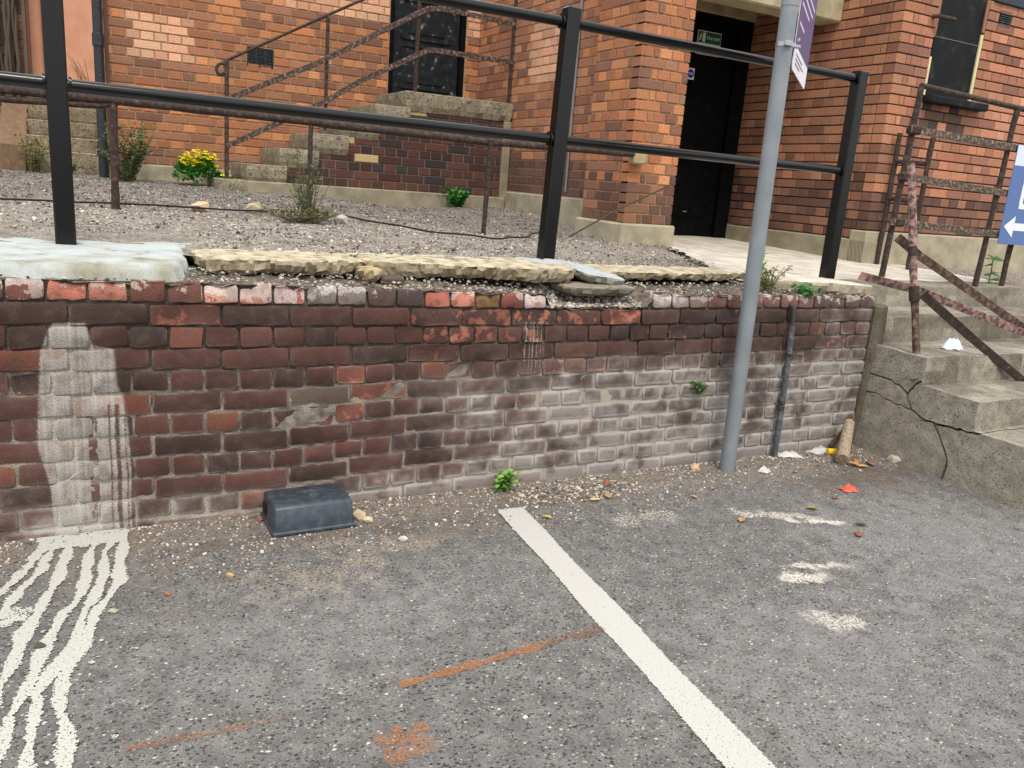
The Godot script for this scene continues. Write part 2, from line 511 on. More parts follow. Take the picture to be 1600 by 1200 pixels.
func paint_wall(bricks: Array) -> void:
	# two pictures of the wall's surface: the brick faces with their burnt skin, spalls, lime and whitewash, and the mortar with the same marks
	var n_fine := noise(61, 0.42, 3).get_image(TW, TH).get_data()
	var n_mid := noise(62, 0.032, 4).get_image(TW, TH).get_data()
	var n_big := noise(63, 0.007, 3).get_image(TW, TH).get_data()
	var n_drip := noise(64, 1.0, 2)
	var owner_ := PackedInt32Array()
	owner_.resize(TW * TH)
	owner_.fill(-1)
	for bi in bricks.size():
		var d: Dictionary = bricks[bi]
		var i0 := int((d.x0 - 0.009 - WX0) / WL * TW)
		var i1 := int((d.x1 + 0.009 - WX0) / WL * TW)
		var j0 := int((1.0 - (d.y1 + 0.009 - WY0) / WH) * TH)
		var j1 := int((1.0 - (d.y0 - 0.009 - WY0) / WH) * TH)
		for j in range(maxi(j0, 0), mini(j1 + 1, TH)):
			for i in range(maxi(i0, 0), mini(i1 + 1, TW)):
				owner_[j * TW + i] = bi
	var brick := PackedByteArray()
	var joint := PackedByteArray()
	brick.resize(TW * TH * 3)
	joint.resize(TW * TH * 3)
	var drip := PackedFloat32Array()
	drip.resize(TW)
	for i in TW:
		drip[i] = n_drip.get_noise_1d(i * 0.11)
	var lime := rc(172, 170, 166)
	var wash := rc(170, 168, 163)
	for j in TH:
		var y := WY0 + WH * (1.0 - (j + 0.5) / TH)
		var wl := interp(y, [0.01, 0.18, 0.32, 0.41, 0.54, 0.65, 0.72, 0.74], [-0.13, -0.135, -0.165, -0.16, -0.15, -0.14, -0.115, -0.10])
		var wr := interp(y, [-0.04, 0.16, 0.3, 0.48, 0.53, 0.65, 0.67, 0.74], [0.13, 0.12, 0.12, 0.10, 0.082, 0.078, 0.012, -0.005])
		var yl := ss(0.62, 0.40, y)
		var foot := ss(0.15, 0.02, y)
		for i in TW:
			var k := j * TW + i
			var x := WX0 + WL * (i + 0.5) / TW
			var f := n_fine[k] / 255.0
			var m := n_mid[k] / 255.0
			var g := n_big[k] / 255.0
			var c := Color(0.34, 0.28, 0.25)
			var wx := 0.0
			var bi := owner_[k]
			if bi >= 0:
				var d: Dictionary = bricks[bi]
				c = d.base
				c = c.lerp(Color(0.22, 0.17, 0.17), clampf((m - 0.5) * 1.5, 0.0, 0.5))
				var sp: float = d.spall
				if sp > 0.0 and m * 0.75 + f * 0.25 < sp * 0.62 + 0.05:
					c = (d.spall_color as Color).darkened((0.5 - f) * 0.3 if f < 0.5 else 0.0)
				wx = d.white
				if wx > 0.0 and m * 0.82 + f * 0.18 + ss(d.y0, d.y1, y) * 0.35 > 1.05 - wx * 0.9:
					c = c.lerp(Color(0.80, 0.77, 0.75), 0.7)
			c = c * (0.66 + 0.50 * f + 0.20 * g)
			if bi >= 0 and m > 0.60 and f > 0.45:
				c = c.lerp(Color(0.46, 0.29, 0.23), 0.25)
			var mc := Color(0.52, 0.49, 0.44).lerp(Color(0.22, 0.19, 0.17), clampf(m * 1.8 - 0.6 + ss(0.42, 0.7, y) * 0.7, 0.0, 1.0)) * (0.78 + 0.44 * f)
			# lime that the damp has drawn out
			var e := 0.85 * ss(0.9, 2.0, x) * yl + 0.7 * foot + 0.35 * ss(3.2, 3.6, x) + 0.10
			if x < 0.2:
				e = 0.12 + 0.55 * foot + 0.3 * ss(0.0, -0.2, x) * ss(0.3, 0.1, y)
			e = clampf(e * (g * 1.3 + 0.15) * (0.35 + 1.1 * m), 0.0, 0.86)
			var ej := e
			if bi >= 0:
				var d: Dictionary = bricks[bi]
				var rim := minf(minf(x - d.x0, d.x1 - x), minf(y - d.y0, d.y1 - y))
				e = e * (0.74 + 0.75 * ss(0.016, 0.0, rim + (m - 0.5) * 0.012))
				if x > 0.15 and d.c > 0:
					e = maxf(e, 0.55 * ss(0.007, 0.0, rim + (f - 0.4) * 0.006) * ss(0.72, 0.45, y) * m * 1.4)
				e = minf(e, 0.85)
			if bi >= 0 and bricks[bi].c == 0:
				e *= 0.4
			c = c.lerp(lime * (0.85 + 0.3 * f), e)
			mc = mc.lerp(Color(0.66, 0.63, 0.58) * (0.85 + 0.3 * f), clampf(ej * 1.5 + 0.12 * ss(0.6, 0.4, y), 0.0, 0.92))
			# whitewash that ran down from the top
			var w := 0.0
			if y < 0.745 and x > wl - 0.02 + (f - 0.5) * 0.012 and x < wr + 0.02:
				w = ss(wl - 0.003, wl + 0.003, x + (f - 0.5) * 0.014)
				var right := ss(wr + 0.006, wr - 0.006, x + (f - 0.5) * 0.01)
				if x > wr - 0.085 and y < 0.46:
					right *= 1.0 if drip[clampi(i + int(0.8 * sin(y * 23.0) + 5.0 * f - 2.0 * m), 0, TW - 1)] > -0.12 + 0.10 * ss(0.4, 0.0, y) - 0.3 * ss(wr - 0.03, wr - 0.08, x) else 0.12
				w *= right
				if absf(x - 0.0) < 0.012 + 0.004 * f and y > 0.05 and y < 0.42 and m > 0.42:
					w *= 0.1
				w *= (0.72 + 0.28 * ss(0.2, 0.5, f)) * (0.78 + 0.22 * ss(0.25, 0.55, m)) * (0.92 + 0.2 * drip[i])
			if y > 0.45 and y < 0.73 and absf(x - 1.695 - (0.725 - y) * 0.10) < 0.052 and absf(drip[i]) < 0.15:
				w = maxf(w, 0.75 * ss(0.25, 0.5, f) * ss(0.44, 0.6, y))
			if w > 0.0:
				c = c.lerp(wash * (0.92 + 0.16 * f), clampf(w * 0.9, 0.0, 1.0))
				mc = mc.lerp(Color(0.72, 0.70, 0.65) * (0.86 + 0.26 * f), w * 0.9)
			brick[k * 3] = clampi(int(c.r * 255.0), 0, 255)
			brick[k * 3 + 1] = clampi(int(c.g * 255.0), 0, 255)
			brick[k * 3 + 2] = clampi(int(c.b * 255.0), 0, 255)
			joint[k * 3] = clampi(int(mc.r * 255.0), 0, 255)
			joint[k * 3 + 1] = clampi(int(mc.g * 255.0), 0, 255)
			joint[k * 3 + 2] = clampi(int(mc.b * 255.0), 0, 255)
	var relief := ImageTexture.create_from_image(Image.create_from_data(TW, TH, false, Image.FORMAT_L8, n_fine))
	for e in [["wall_brick", brick, 0.28], ["wall_mortar", joint, 0.6]]:
		var m := mat(Color.WHITE, 0.95)
		m.albedo_texture = ImageTexture.create_from_image(Image.create_from_data(TW, TH, false, Image.FORMAT_RGB8, e[1]))
		m.heightmap_enabled = true
		m.heightmap_texture = relief
		m.heightmap_scale = e[2]
		M[e[0]] = m

func wall_uv(p: Vector3) -> Vector2:
	return Vector2(absf(p.x - WX0) / WL, 1.0 - (p.y - WY0) / WH)

func wall_brick(st: SurfaceTool, d: Dictionary, n: FastNoiseLite) -> void:
	var nx := 3 if d.header and d.c > 0 else 5
	var ny := 3
	var wob := 0.0072
	var amp: float = 0.0034 + 0.004 * d.spall
	var z0: float = WZ - d.deep
	var p := []
	for j in ny + 1:
		for i in nx + 1:
			var u: float = [0.0, 0.07, 0.93, 1.0][i] if nx == 3 else [0.0, 0.04, 0.36, 0.64, 0.96, 1.0][i]
			var v: float = [0.0, 0.11, 0.89, 1.0][j]
			var x := lerpf(d.x0, d.x1, u)
			var y := lerpf(d.y0, d.y1, v)
			var edge := (i == 0 or i == nx or j == 0 or j == ny)
			var corner := (i == 0 or i == nx) and (j == 0 or j == ny)
			var z: float = z0 + n.get_noise_2d(x * 28.0, y * 28.0) * amp * 2.0
			if edge:
				z -= 0.003 if not corner else 0.006
			if d.spall > 0.3 and not edge and n.get_noise_2d(x * 9.0 + 7.0, y * 9.0) > 0.0:
				z -= 0.006
			if d.broken > 0.0 and v > 0.7:
				var bite: float = d.broken * (0.5 + 0.9 * n.get_noise_2d(x * 26.0, 3.0) + 0.5 * n.get_noise_2d(x * 60.0, 8.0))
				y -= maxf(0.0, bite) * 0.026 * v
				z -= maxf(0.0, bite) * 0.022
			if corner:
				x += (0.0045 if i == 0 else -0.0045) * (0.4 + 1.2 * absf(n.get_noise_2d(x * 30.0, y * 30.0 + 3.0)))
				y += (0.004 if j == 0 else -0.004)
			if edge:
				x += n.get_noise_2d(y * 40.0, x * 25.0 + 9.0) * wob
				y += n.get_noise_2d(x * 22.0, y * 40.0 + 5.0) * wob
			p.append(Vector3(x, y, z))
	var quad := func(a: Vector3, b: Vector3, c: Vector3, e: Vector3, group: int):
		for v in [a, c, b, a, e, c]:
			st.set_uv(wall_uv(v))
			st.set_smooth_group(group)
			st.add_vertex(v)
	for j in ny:
		for i in nx:
			quad.call(p[j * (nx + 1) + i], p[j * (nx + 1) + i + 1], p[(j + 1) * (nx + 1) + i + 1], p[(j + 1) * (nx + 1) + i], 0)
	var rim := []
	for i in nx + 1:
		rim.append(p[i])
	for j in range(1, ny + 1):
		rim.append(p[j * (nx + 1) + nx])
	for i in range(nx - 1, -1, -1):
		rim.append(p[ny * (nx + 1) + i])
	for j in range(ny - 1, 0, -1):
		rim.append(p[j * (nx + 1)])
	for i in rim.size():
		var a: Vector3 = rim[i]
		var b: Vector3 = rim[(i + 1) % rim.size()]
		quad.call(Vector3(a.x, a.y, WZ - 0.045), Vector3(b.x, b.y, WZ - 0.045), b, a, 1)

func build_wall() -> void:
	var bricks := wall_bricks()
	paint_wall(bricks)
	var t := thing("retaining_wall", "low weathered dark red brick retaining wall along the back of the car park", "wall")
	var n := noise(71, 1.0, 3)
	# the mortar bed: a rough face a little behind the bricks
	var st := begin()
	var mort := func(u: float, v: float) -> Vector3:
		var x := lerpf(-2.75, 3.80, u)
		var y := lerpf(-0.03, course_top(0, x) - 0.008 - 0.066 * ss(1.746, 1.756, x) * ss(2.303, 2.294, x), v)
		return Vector3(x, y, WZ - 0.0125 - 0.0065 * ss(0.40, 0.65, y) + n.get_noise_2d(x * 35.0, y * 35.0) * 0.005)
	sheet(st, 260, 44, mort, wall_uv, null, true)
	obj("mortar", st, M.wall_mortar, t, true)
	st = begin()
	box(st, Vector3(0.52, 0.345, WZ - 0.28), Vector3(6.54, 0.75, 0.50), lin(90, 80, 70))
	obj("wall_core", st, M.matte, t)
	st = begin()
	var ledge := func(u: float, v: float) -> Vector3:
		var x := lerpf(-2.75, 3.80, u)
		var z := lerpf(WZ - 0.62, WZ - 0.008, v)
		var dip := 0.062 * ss(1.74, 1.77, x) * ss(2.31, 2.28, x) * ss(0.55, 0.9, v)
		return Vector3(x, course_top(0, x) - 0.012 - dip + n.get_noise_2d(x * 24.0, z * 24.0) * 0.014 + 0.016 * ss(0.9, 0.3, v), z)
	sheet(st, 200, 16, ledge)
	obj("rubble_bed", st, M.rubble, t, true)
	var shown := []
	var rest := []
	for d in bricks:
		if d.lost:
			continue
		if d.x1 > -0.36:
			shown.append(d)
		else:
			rest.append(d)
	shown.sort_custom(func(a, b): return (a.x1 - a.x0) / (a.x0 + 4.0) > (b.x1 - b.x0) / (b.x0 + 4.0))
	for i in shown.size():
		if i < 300:
			st = begin()
			wall_brick(st, shown[i], n)
			obj("brick", st, M.wall_brick, t, true)
		else:
			rest.append(shown[i])
	st = begin()
	for d in rest:
		wall_brick(st, d, n)
	obj("brickwork", st, M.wall_brick, t, true).set_meta("kind", "stuff")

# ---- ground
const GX0 := -1.2
const GX1 := 4.8
const GZ0 := -3.1
const GZ1 := -0.1

func make_ground_materials() -> void:
	var tar := grain_tex(1024, 24000, 4.4, rc(102, 100, 99), [rc(120, 117, 114), rc(138, 134, 130), rc(84, 82, 80), rc(111, 108, 105), rc(150, 146, 141), rc(128, 123, 118), rc(66, 64, 63), rc(60, 58, 58), rc(160, 156, 151), rc(188, 183, 176), rc(92, 90, 88), rc(124, 120, 117)], 81, 0.45)
	M.asphalt_far = mat(Color.WHITE, 0.92)
	M.asphalt_far.albedo_texture = tar[0]
	M.asphalt_far.heightmap_enabled = true
	M.asphalt_far.heightmap_texture = tar[1]
	M.asphalt_far.heightmap_scale = 1.1
	M.asphalt = M.asphalt_far.duplicate()
	# what lies on this stretch of it: soil along the wall, cement dust, oil, faded patches
	var w := 2048
	var h := 1024
	var n1 := noise(82, 0.022, 4).get_image(w, h).get_data()
	var n2 := noise(83, 0.22, 3).get_image(w, h).get_data()
	# x, z, half width, half depth, tone, strength, turn
	var marks := [[2.24, -1.87, 0.075, 0.06, 0, 0.85, 0.0], [2.37, -1.93, 0.11, 0.028, 0, 0.8, 0.3], [2.14, -1.60, 0.11, 0.07, 0, 0.75, 0.2], [2.56, -2.37, 0.22, 0.045, 0, 0.7, 0.45], [2.70, -2.24, 0.14, 0.026, 0, 1.0, 0.45], [2.03, -2.50, 0.16, 0.08, 0, 0.5, 0.0], [2.3, -2.78, 0.2, 0.04, 0, 0.35, 0.0],
		[0.62, -2.42, 0.22, 0.12, 1, 0.55, 0.0], [0.95, -2.58, 0.34, 0.12, 1, 0.6, 0.0], [1.22, -2.70, 0.20, 0.07, 2, 0.6, 0.0], [0.98, -2.69, 0.15, 0.05, 2, 0.75, 0.1], [3.4, -2.62, 0.40, 0.18, 2, 0.8, 0.0], [3.15, -2.48, 0.16, 0.03, 5, 0.6, 0.1], [3.1, -2.75, 0.3, 0.09, 1, 0.5, 0.0], [1.8, -2.8, 0.36, 0.10, 2, 0.6, 0.0], [0.40, -1.52, 0.14, 0.05, 3, 0.55, 0.0], [0.95, -1.58, 0.04, 0.03, 3, 0.5, 0.0], [2.9, -1.75, 0.2, 0.07, 3, 0.35, 0.0], [0.22, -2.35, 0.08, 0.03, 2, 0.5, 0.0],
		[1.9, -1.4, 0.6, 0.4, 4, 0.22, 0.0], [0.5, -2.1, 0.5, 0.25, 4, 0.2, 0.0], [3.1, -1.9, 0.6, 0.5, 4, 0.25, 0.0], [0.9, -1.3, 0.4, 0.2, 3, 0.16, 0.0], [0.25, -2.05, 0.12, 0.05, 3, 0.4, 0.0], [1.75, -2.2, 0.05, 0.03, 3, 0.4, 0.0], [2.55, -1.95, 0.03, 0.02, 3, 0.7, 0.0], [2.2, -1.2, 0.3, 0.12, 3, 0.25, 0.3], [0.6, -2.75, 0.5, 0.05, 2, 0.6, 0.0], [1.35, -2.6, 0.3, 0.05, 2, 0.5, 0.1], [0.1, -2.6, 0.2, 0.08, 5, 0.3, 0.0], [1.2, -2.2, 0.5, 0.2, 4, 0.12, 0.0]]
	var tones := [rc(208, 202, 188), rc(156, 143, 124), rc(92, 76, 64), rc(62, 60, 63), rc(150, 147, 147), rc(130, 88, 66)]
	var px := PackedByteArray()
	px.resize(w * h * 4)
	var rows := int((GZ0 + 0.75 - GZ0) / (GZ1 - GZ0) * h)
	for j in rows:
		var z := GZ0 + (GZ1 - GZ0) * (j + 0.5) / h
		for i in w:
			var k := j * w + i
			var a1 := n1[k] / 255.0
			var a2 := n2[k] / 255.0
			var a := ss(-2.60, -2.97, z + (a1 - 0.5) * 0.5) * 0.92 * ss(0.15, 0.6, a2 * 0.55 + a1 * 0.45)
			if a > 0.01:
				px[k * 4] = int(lerpf(108, 142, a2))
				px[k * 4 + 1] = int(lerpf(97, 130, a2))
				px[k * 4 + 2] = int(lerpf(84, 114, a2))
				px[k * 4 + 3] = int(a * 245)
	for m in marks:
		var reach: float = maxf(m[2], m[3]) * 1.7
		var ca := cos(m[6])
		var sa := sin(m[6])
		for j in range(maxi(0, int((m[1] - reach - GZ0) / (GZ1 - GZ0) * h)), mini(h, int((m[1] + reach - GZ0) / (GZ1 - GZ0) * h))):
			var z := GZ0 + (GZ1 - GZ0) * (j + 0.5) / h - m[1] as float
			for i in range(maxi(0, int((m[0] - reach - GX0) / (GX1 - GX0) * w)), mini(w, int((m[0] + reach - GX0) / (GX1 - GX0) * w))):
				var x := GX0 + (GX1 - GX0) * (i + 0.5) / w - m[0] as float
				var d := pow((x * ca + z * sa) / m[2], 2) + pow((z * ca - x * sa) / m[3], 2)
				if d > 2.6:
					continue
				var k := j * w + i
				var a2 := n2[k] / 255.0
				var s: float = ss(1.7, 0.0, d + (n1[k] / 255.0 - 0.5) * 3.6) * m[5]
				if m[4] != 4:
					s *= ss(0.62 - 0.5 * s, 0.74 - 0.3 * s, a2)
				if s < 0.02:
					continue
				var was := px[k * 4 + 3] / 255.0
				var tot := s + was * (1.0 - s)
				var c: Color = tones[m[4]]
				px[k * 4] = int(lerpf(px[k * 4], c.r * 255, s / tot))
				px[k * 4 + 1] = int(lerpf(px[k * 4 + 1], c.g * 255, s / tot))
				px[k * 4 + 2] = int(lerpf(px[k * 4 + 2], c.b * 255, s / tot))
				px[k * 4 + 3] = clampi(int(tot * 255), 0, 255)
	M.asphalt.detail_enabled = true
	M.asphalt.detail_albedo = ImageTexture.create_from_image(Image.create_from_data(w, h, false, Image.FORMAT_RGBA8, px))
	M.asphalt.detail_uv_layer = BaseMaterial3D.DETAIL_UV_2
	M.asphalt.detail_blend_mode = BaseMaterial3D.BLEND_MODE_MIX
	var gr := grain_tex(512, 4200, 5.0, rc(138, 133, 127), [rc(150, 123, 117), rc(84, 81, 80), rc(168, 162, 152), rc(146, 137, 124), rc(108, 101, 96), rc(70, 68, 68), rc(186, 180, 170)], 84, 0.4)
	M.gravel_bed = tri(mat(Color.WHITE, 0.97), gr[0], 1.6, gr[1], 1.0)
	M.gravel_bed.vertex_color_use_as_albedo = true
	M.rubble = tri(mat(rc(214, 202, 188), 0.97), gr[0], 2.6, gr[1], 1.2)
	M.grit = mat(Color.WHITE, 0.92)
	M.grit.vertex_color_use_as_albedo = true

func build_ground() -> void:
	var mesh := ArrayMesh.new()
	for part in 2:
		var st := begin()
		var rects := [[GX0, GX1, GZ0, GZ1]] if part == 0 else [[-60.0, GX0, -60.0, 60.0], [GX1, 60.0, -60.0, 60.0], [GX0, GX1, -60.0, GZ0], [GX0, GX1, GZ1, 60.0]]
		for r in rects:
			for q in [[0, 2], [1, 2], [1, 3], [0, 2], [1, 3], [0, 3]]:
				var v := Vector3(r[q[0]], 0, r[q[1]])
				st.set_normal(Vector3.UP)
				st.set_uv(Vector2(v.x, v.z) / 1.28)
				st.set_uv2(Vector2((v.x - GX0) / (GX1 - GX0), (v.z - GZ0) / (GZ1 - GZ0)))
				st.add_vertex(v)
		st.set_material(M.asphalt if part == 0 else M.asphalt_far)
		st.commit(mesh)
	var o := put("car_park_ground", mesh, null)
	o.set_meta("kind", "structure")
	# terrace behind the wall
	var n := noise(85, 1.0, 4)
	var st2 := begin()
	var f := func(u: float, v: float) -> Vector3:
		var x := lerpf(-3.2, 10.0, u)
		var z := lerpf(-10.2, -3.36, v)
		var y := hgt(x, z) + n.get_noise_2d(x * 5.0, z * 5.0) * 0.018 + n.get_noise_2d(x * 22.0, z * 22.0) * 0.010
		if path_side(x, z) > -0.1:
			y -= 0.03
		return Vector3(x, y, z)
	var bed := func(v: Vector3) -> Color:
		var near := clampf(ss(-6.0, -4.3, v.z) + n.get_noise_2d(v.x * 1.5, v.z * 2.5) * 0.8, 0.0, 1.0)
		return lin(214, 213, 213).lerp(lin(255, 252, 246), near)
	sheet(st2, 190, 100, f, null, bed)
	struct("terrace_gravel_ground", st2, M.gravel_bed, true)
	st2 = begin()
	var g := func(u: float, v: float) -> Vector3:
		var z := lerpf(-6.45, -3.40, v)
		var e := interp(z, [-6.3, -5.2, -3.5], [4.12, 4.1, 3.2])
		var x := lerpf(e + n.get_noise_2d(z * 6.0, 4.0) * 0.06, 6.1 + n.get_noise_2d(z * 6.0, 9.0) * 0.1, u)
		return Vector3(x, hgt(x, z) + 0.004 + n.get_noise_2d(x * 4.0, z * 4.0) * 0.004, z)
	sheet(st2, 40, 40, g)
	struct("concrete_path", st2, M.path, true)

func mask_sheet(called: String, x0: float, x1: float, z0: float, z1: float, res: float, tone: Callable, stroke: Callable, seed_: int, thr := 0.5, nf := 0.2, namp := 0.9, soft := 0.0) -> MeshInstance3D:
	# thin paint on the ground, worn through to the stones where its mask is weak
	var w := int((x1 - x0) / res)
	var h := int((z1 - z0) / res)
	var mask := PackedFloat32Array()
	mask.resize(w * h)
	var stamp := func(x: float, z: float, r: float, power: float):
		var ri := int(ceil(r / res))
		var ci := int((x - x0) / res)
		var cj := int((z - z0) / res)
		for dj in range(-ri, ri + 1):
			for di in range(-ri, ri + 1):
				var i := ci + di
				var j := cj + dj
				if i >= 0 and j >= 0 and i < w and j < h:
					var q := 1.0 - sqrt(di * di + dj * dj) * res / r
					if q > 0.0:
						mask[j * w + i] = maxf(mask[j * w + i], minf(1.0, q * 2.6) * power)
	stroke.call(stamp)
	var n1 := noise(seed_, nf, 3).get_image(w, h).get_data()
	var px := PackedByteArray()
	px.resize(w * h * 4)
	for k in w * h:
		var f := n1[k] / 255.0
		var c: Color = tone.call(f)
		px[k * 4] = clampi(int(c.r * 255), 0, 255)
		px[k * 4 + 1] = clampi(int(c.g * 255), 0, 255)
		px[k * 4 + 2] = clampi(int(c.b * 255), 0, 255)
		var over := mask[k] + (f - 0.5) * namp - thr
		if soft > 0.0:
			px[k * 4 + 3] = int(255.0 * soft * ss(0.0, 0.45, over)) if mask[k] > 0.0 else 0
		else:
			px[k * 4 + 3] = 255 if mask[k] > 0.0 and over > 0.0 else 0
	var m := mat(Color.WHITE, 0.8)
	m.albedo_texture = ImageTexture.create_from_image(Image.create_from_data(w, h, false, Image.FORMAT_RGBA8, px))
	m.transparency = BaseMaterial3D.TRANSPARENCY_ALPHA_SCISSOR
	m.alpha_scissor_threshold = 0.5
	if soft > 0.0:
		m.transparency = BaseMaterial3D.TRANSPARENCY_ALPHA
	m.heightmap_enabled = true
	m.heightmap_texture = ImageTexture.create_from_image(Image.create_from_data(w, h, false, Image.FORMAT_L8, n1))
	m.heightmap_scale = 0.12
	var st := begin()
	face(st, [Vector3(x0, 0.004, z0), Vector3(x1, 0.004, z0), Vector3(x1, 0.004, z1), Vector3(x0, 0.004, z1)], Vector3.UP, Color.WHITE, [Vector2(0, 0), Vector2(1, 0), Vector2(1, 1), Vector2(0, 1)])
	var o := obj(called, st, m)
	o.set_meta("kind", "structure")
	return o

func stroke_line(stamp: Callable, pts: Array, r0: float, r1: float, power0: float, power1: float, step := 0.006) -> void:
	var total := 0.0
	for i in pts.size() - 1:
		total += (pts[i + 1] - pts[i]).length()
	var gone := 0.0
	for i in pts.size() - 1:
		var a: Vector2 = pts[i]
		var b: Vector2 = pts[i + 1]
		var L := (b - a).length()
		for k in maxi(1, int(L / step)):
			var p := a.lerp(b, k * step / L)
			var t := (gone + k * step) / total
			stamp.call(p.x + rnd(-0.002, 0.002), p.y + rnd(-0.002, 0.002), lerpf(r0, r1, t) * (1.0 + 0.45 * sin(t * 31.0 + r0 * 900.0) * sin(t * 13.0 + r0 * 400.0)) * rnd(0.85, 1.15), lerpf(power0, power1, t))
		gone += L

func build_markings() -> void:
	var white := func(f: float) -> Color: return Color(0.715, 0.71, 0.69) * (0.88 + 0.16 * f)
	var line := func(stamp: Callable):
		for k in 420:
			var t := k / 419.0
			var c := Vector2(1.502, -2.735).lerp(Vector2(1.300, -0.75), t)
			var half := 0.052 + 0.004 * sin(t * 19.0) + rnd(-0.002, 0.002)
			var pw := 0.92 - 0.10 * ss(0.45, 0.6, t) - (0.2 if absf(t - 0.29) < 0.008 else 0.0)
			for q in [-0.8, -0.4, 0.0, 0.4, 0.8]:
				stamp.call(c.x + q * half, c.y + rnd(-0.003, 0.003), 0.018, pw)
	var o := mask_sheet("parking_bay_line", 1.15, 1.65, -2.80, -0.75, 0.0026, white, line, 91, 0.44, 0.42, 1.15)
	var spill := func(stamp: Callable):
		var runs := [
			[[0.085, -2.97], [0.075, -2.86], [0.055, -2.72], [0.055, -2.60], [0.02, -2.50], [-0.02, -2.40], [-0.05, -2.25], [-0.09, -2.13], [-0.10, -2.02], [-0.085, -1.85], [-0.09, -1.7], [-0.09, -1.5]],
			[[0.055, -2.95], [0.02, -2.82], [0.01, -2.66], [-0.01, -2.54], [-0.05, -2.40], [-0.07, -2.28], [-0.11, -2.16], [-0.15, -2.05], [-0.155, -1.92], [-0.16, -1.75], [-0.17, -1.55]],
			[[0.0, -2.95], [-0.03, -2.80], [-0.04, -2.64], [-0.06, -2.52], [-0.11, -2.40], [-0.14, -2.27], [-0.16, -2.14], [-0.20, -2.0], [-0.22, -1.85], [-0.25, -1.65]],
			[[-0.07, -2.95], [-0.10, -2.80], [-0.12, -2.64], [-0.15, -2.52], [-0.19, -2.36], [-0.21, -2.2], [-0.24, -2.08], [-0.27, -1.95], [-0.3, -1.8]],
			[[-0.12, -2.95], [-0.15, -2.83], [-0.17, -2.72], [-0.22, -2.60], [-0.27, -2.46], [-0.32, -2.3]],
			[[-0.16, -2.95], [-0.20, -2.78], [-0.25, -2.66], [-0.31, -2.55]]]
		var rr := [0.0145, 0.0125, 0.0135, 0.0145, 0.012, 0.013]
		for i in runs.size():
			var pts := []
			for q in runs[i].size() - 1:
				for h in 3:
					var a := Vector2(runs[i][q][0], runs[i][q][1]).lerp(Vector2(runs[i][q + 1][0], runs[i][q + 1][1]), h / 3.0)
					pts.append(a + Vector2(rnd(-0.004, 0.004), rnd(-0.004, 0.004)))
			stroke_line(stamp, pts, rr[i] * 1.25, rr[i] * 1.45, 0.98, 0.72)
		for k in 160:
			stamp.call(rnd(-0.17, 0.09), rnd(-2.99, -2.89), rnd(0.01, 0.026), rnd(0.6, 0.95))
		for k in 40:
			stamp.call(rnd(-0.3, 0.08), rnd(-2.9, -1.5), rnd(0.004, 0.012), rnd(0.5, 0.9))
		for k in 26:
			stamp.call(rnd(-0.26, -0.18), rnd(-2.5, -2.42), rnd(0.01, 0.025), rnd(0.4, 0.8))
	mask_sheet("spilt_white_paint", -0.40, 0.16, -2.995, -1.40, 0.0026, func(f: float) -> Color: return Color(0.70, 0.70, 0.67) * (0.88 + 0.2 * f), spill, 92, 0.45, 0.30, 1.25)
	var orange := func(f: float) -> Color: return Color(0.70, 0.44, 0.20) * (0.75 + 0.4 * f)
	var dash := func(stamp: Callable):
		stroke_line(stamp, [Vector2(0.698, -1.773), Vector2(0.9, -1.788), Vector2(1.35, -1.829)], 0.016, 0.017, 0.72, 0.5)
		stroke_line(stamp, [Vector2(0.05, -1.765), Vector2(0.374, -1.745)], 0.013, 0.010, 0.5, 0.36)
		for k in 60:
			stamp.call(0.62 + rnd(-0.06, 0.06), -1.55 + rnd(-0.055, 0.045), rnd(0.008, 0.022), rnd(0.3, 0.62))
	mask_sheet("faded_orange_paint_marks", -0.05, 1.40, -1.87, -1.45, 0.003, orange, dash, 93, 0.24, 0.42, 1.1, 0.56)

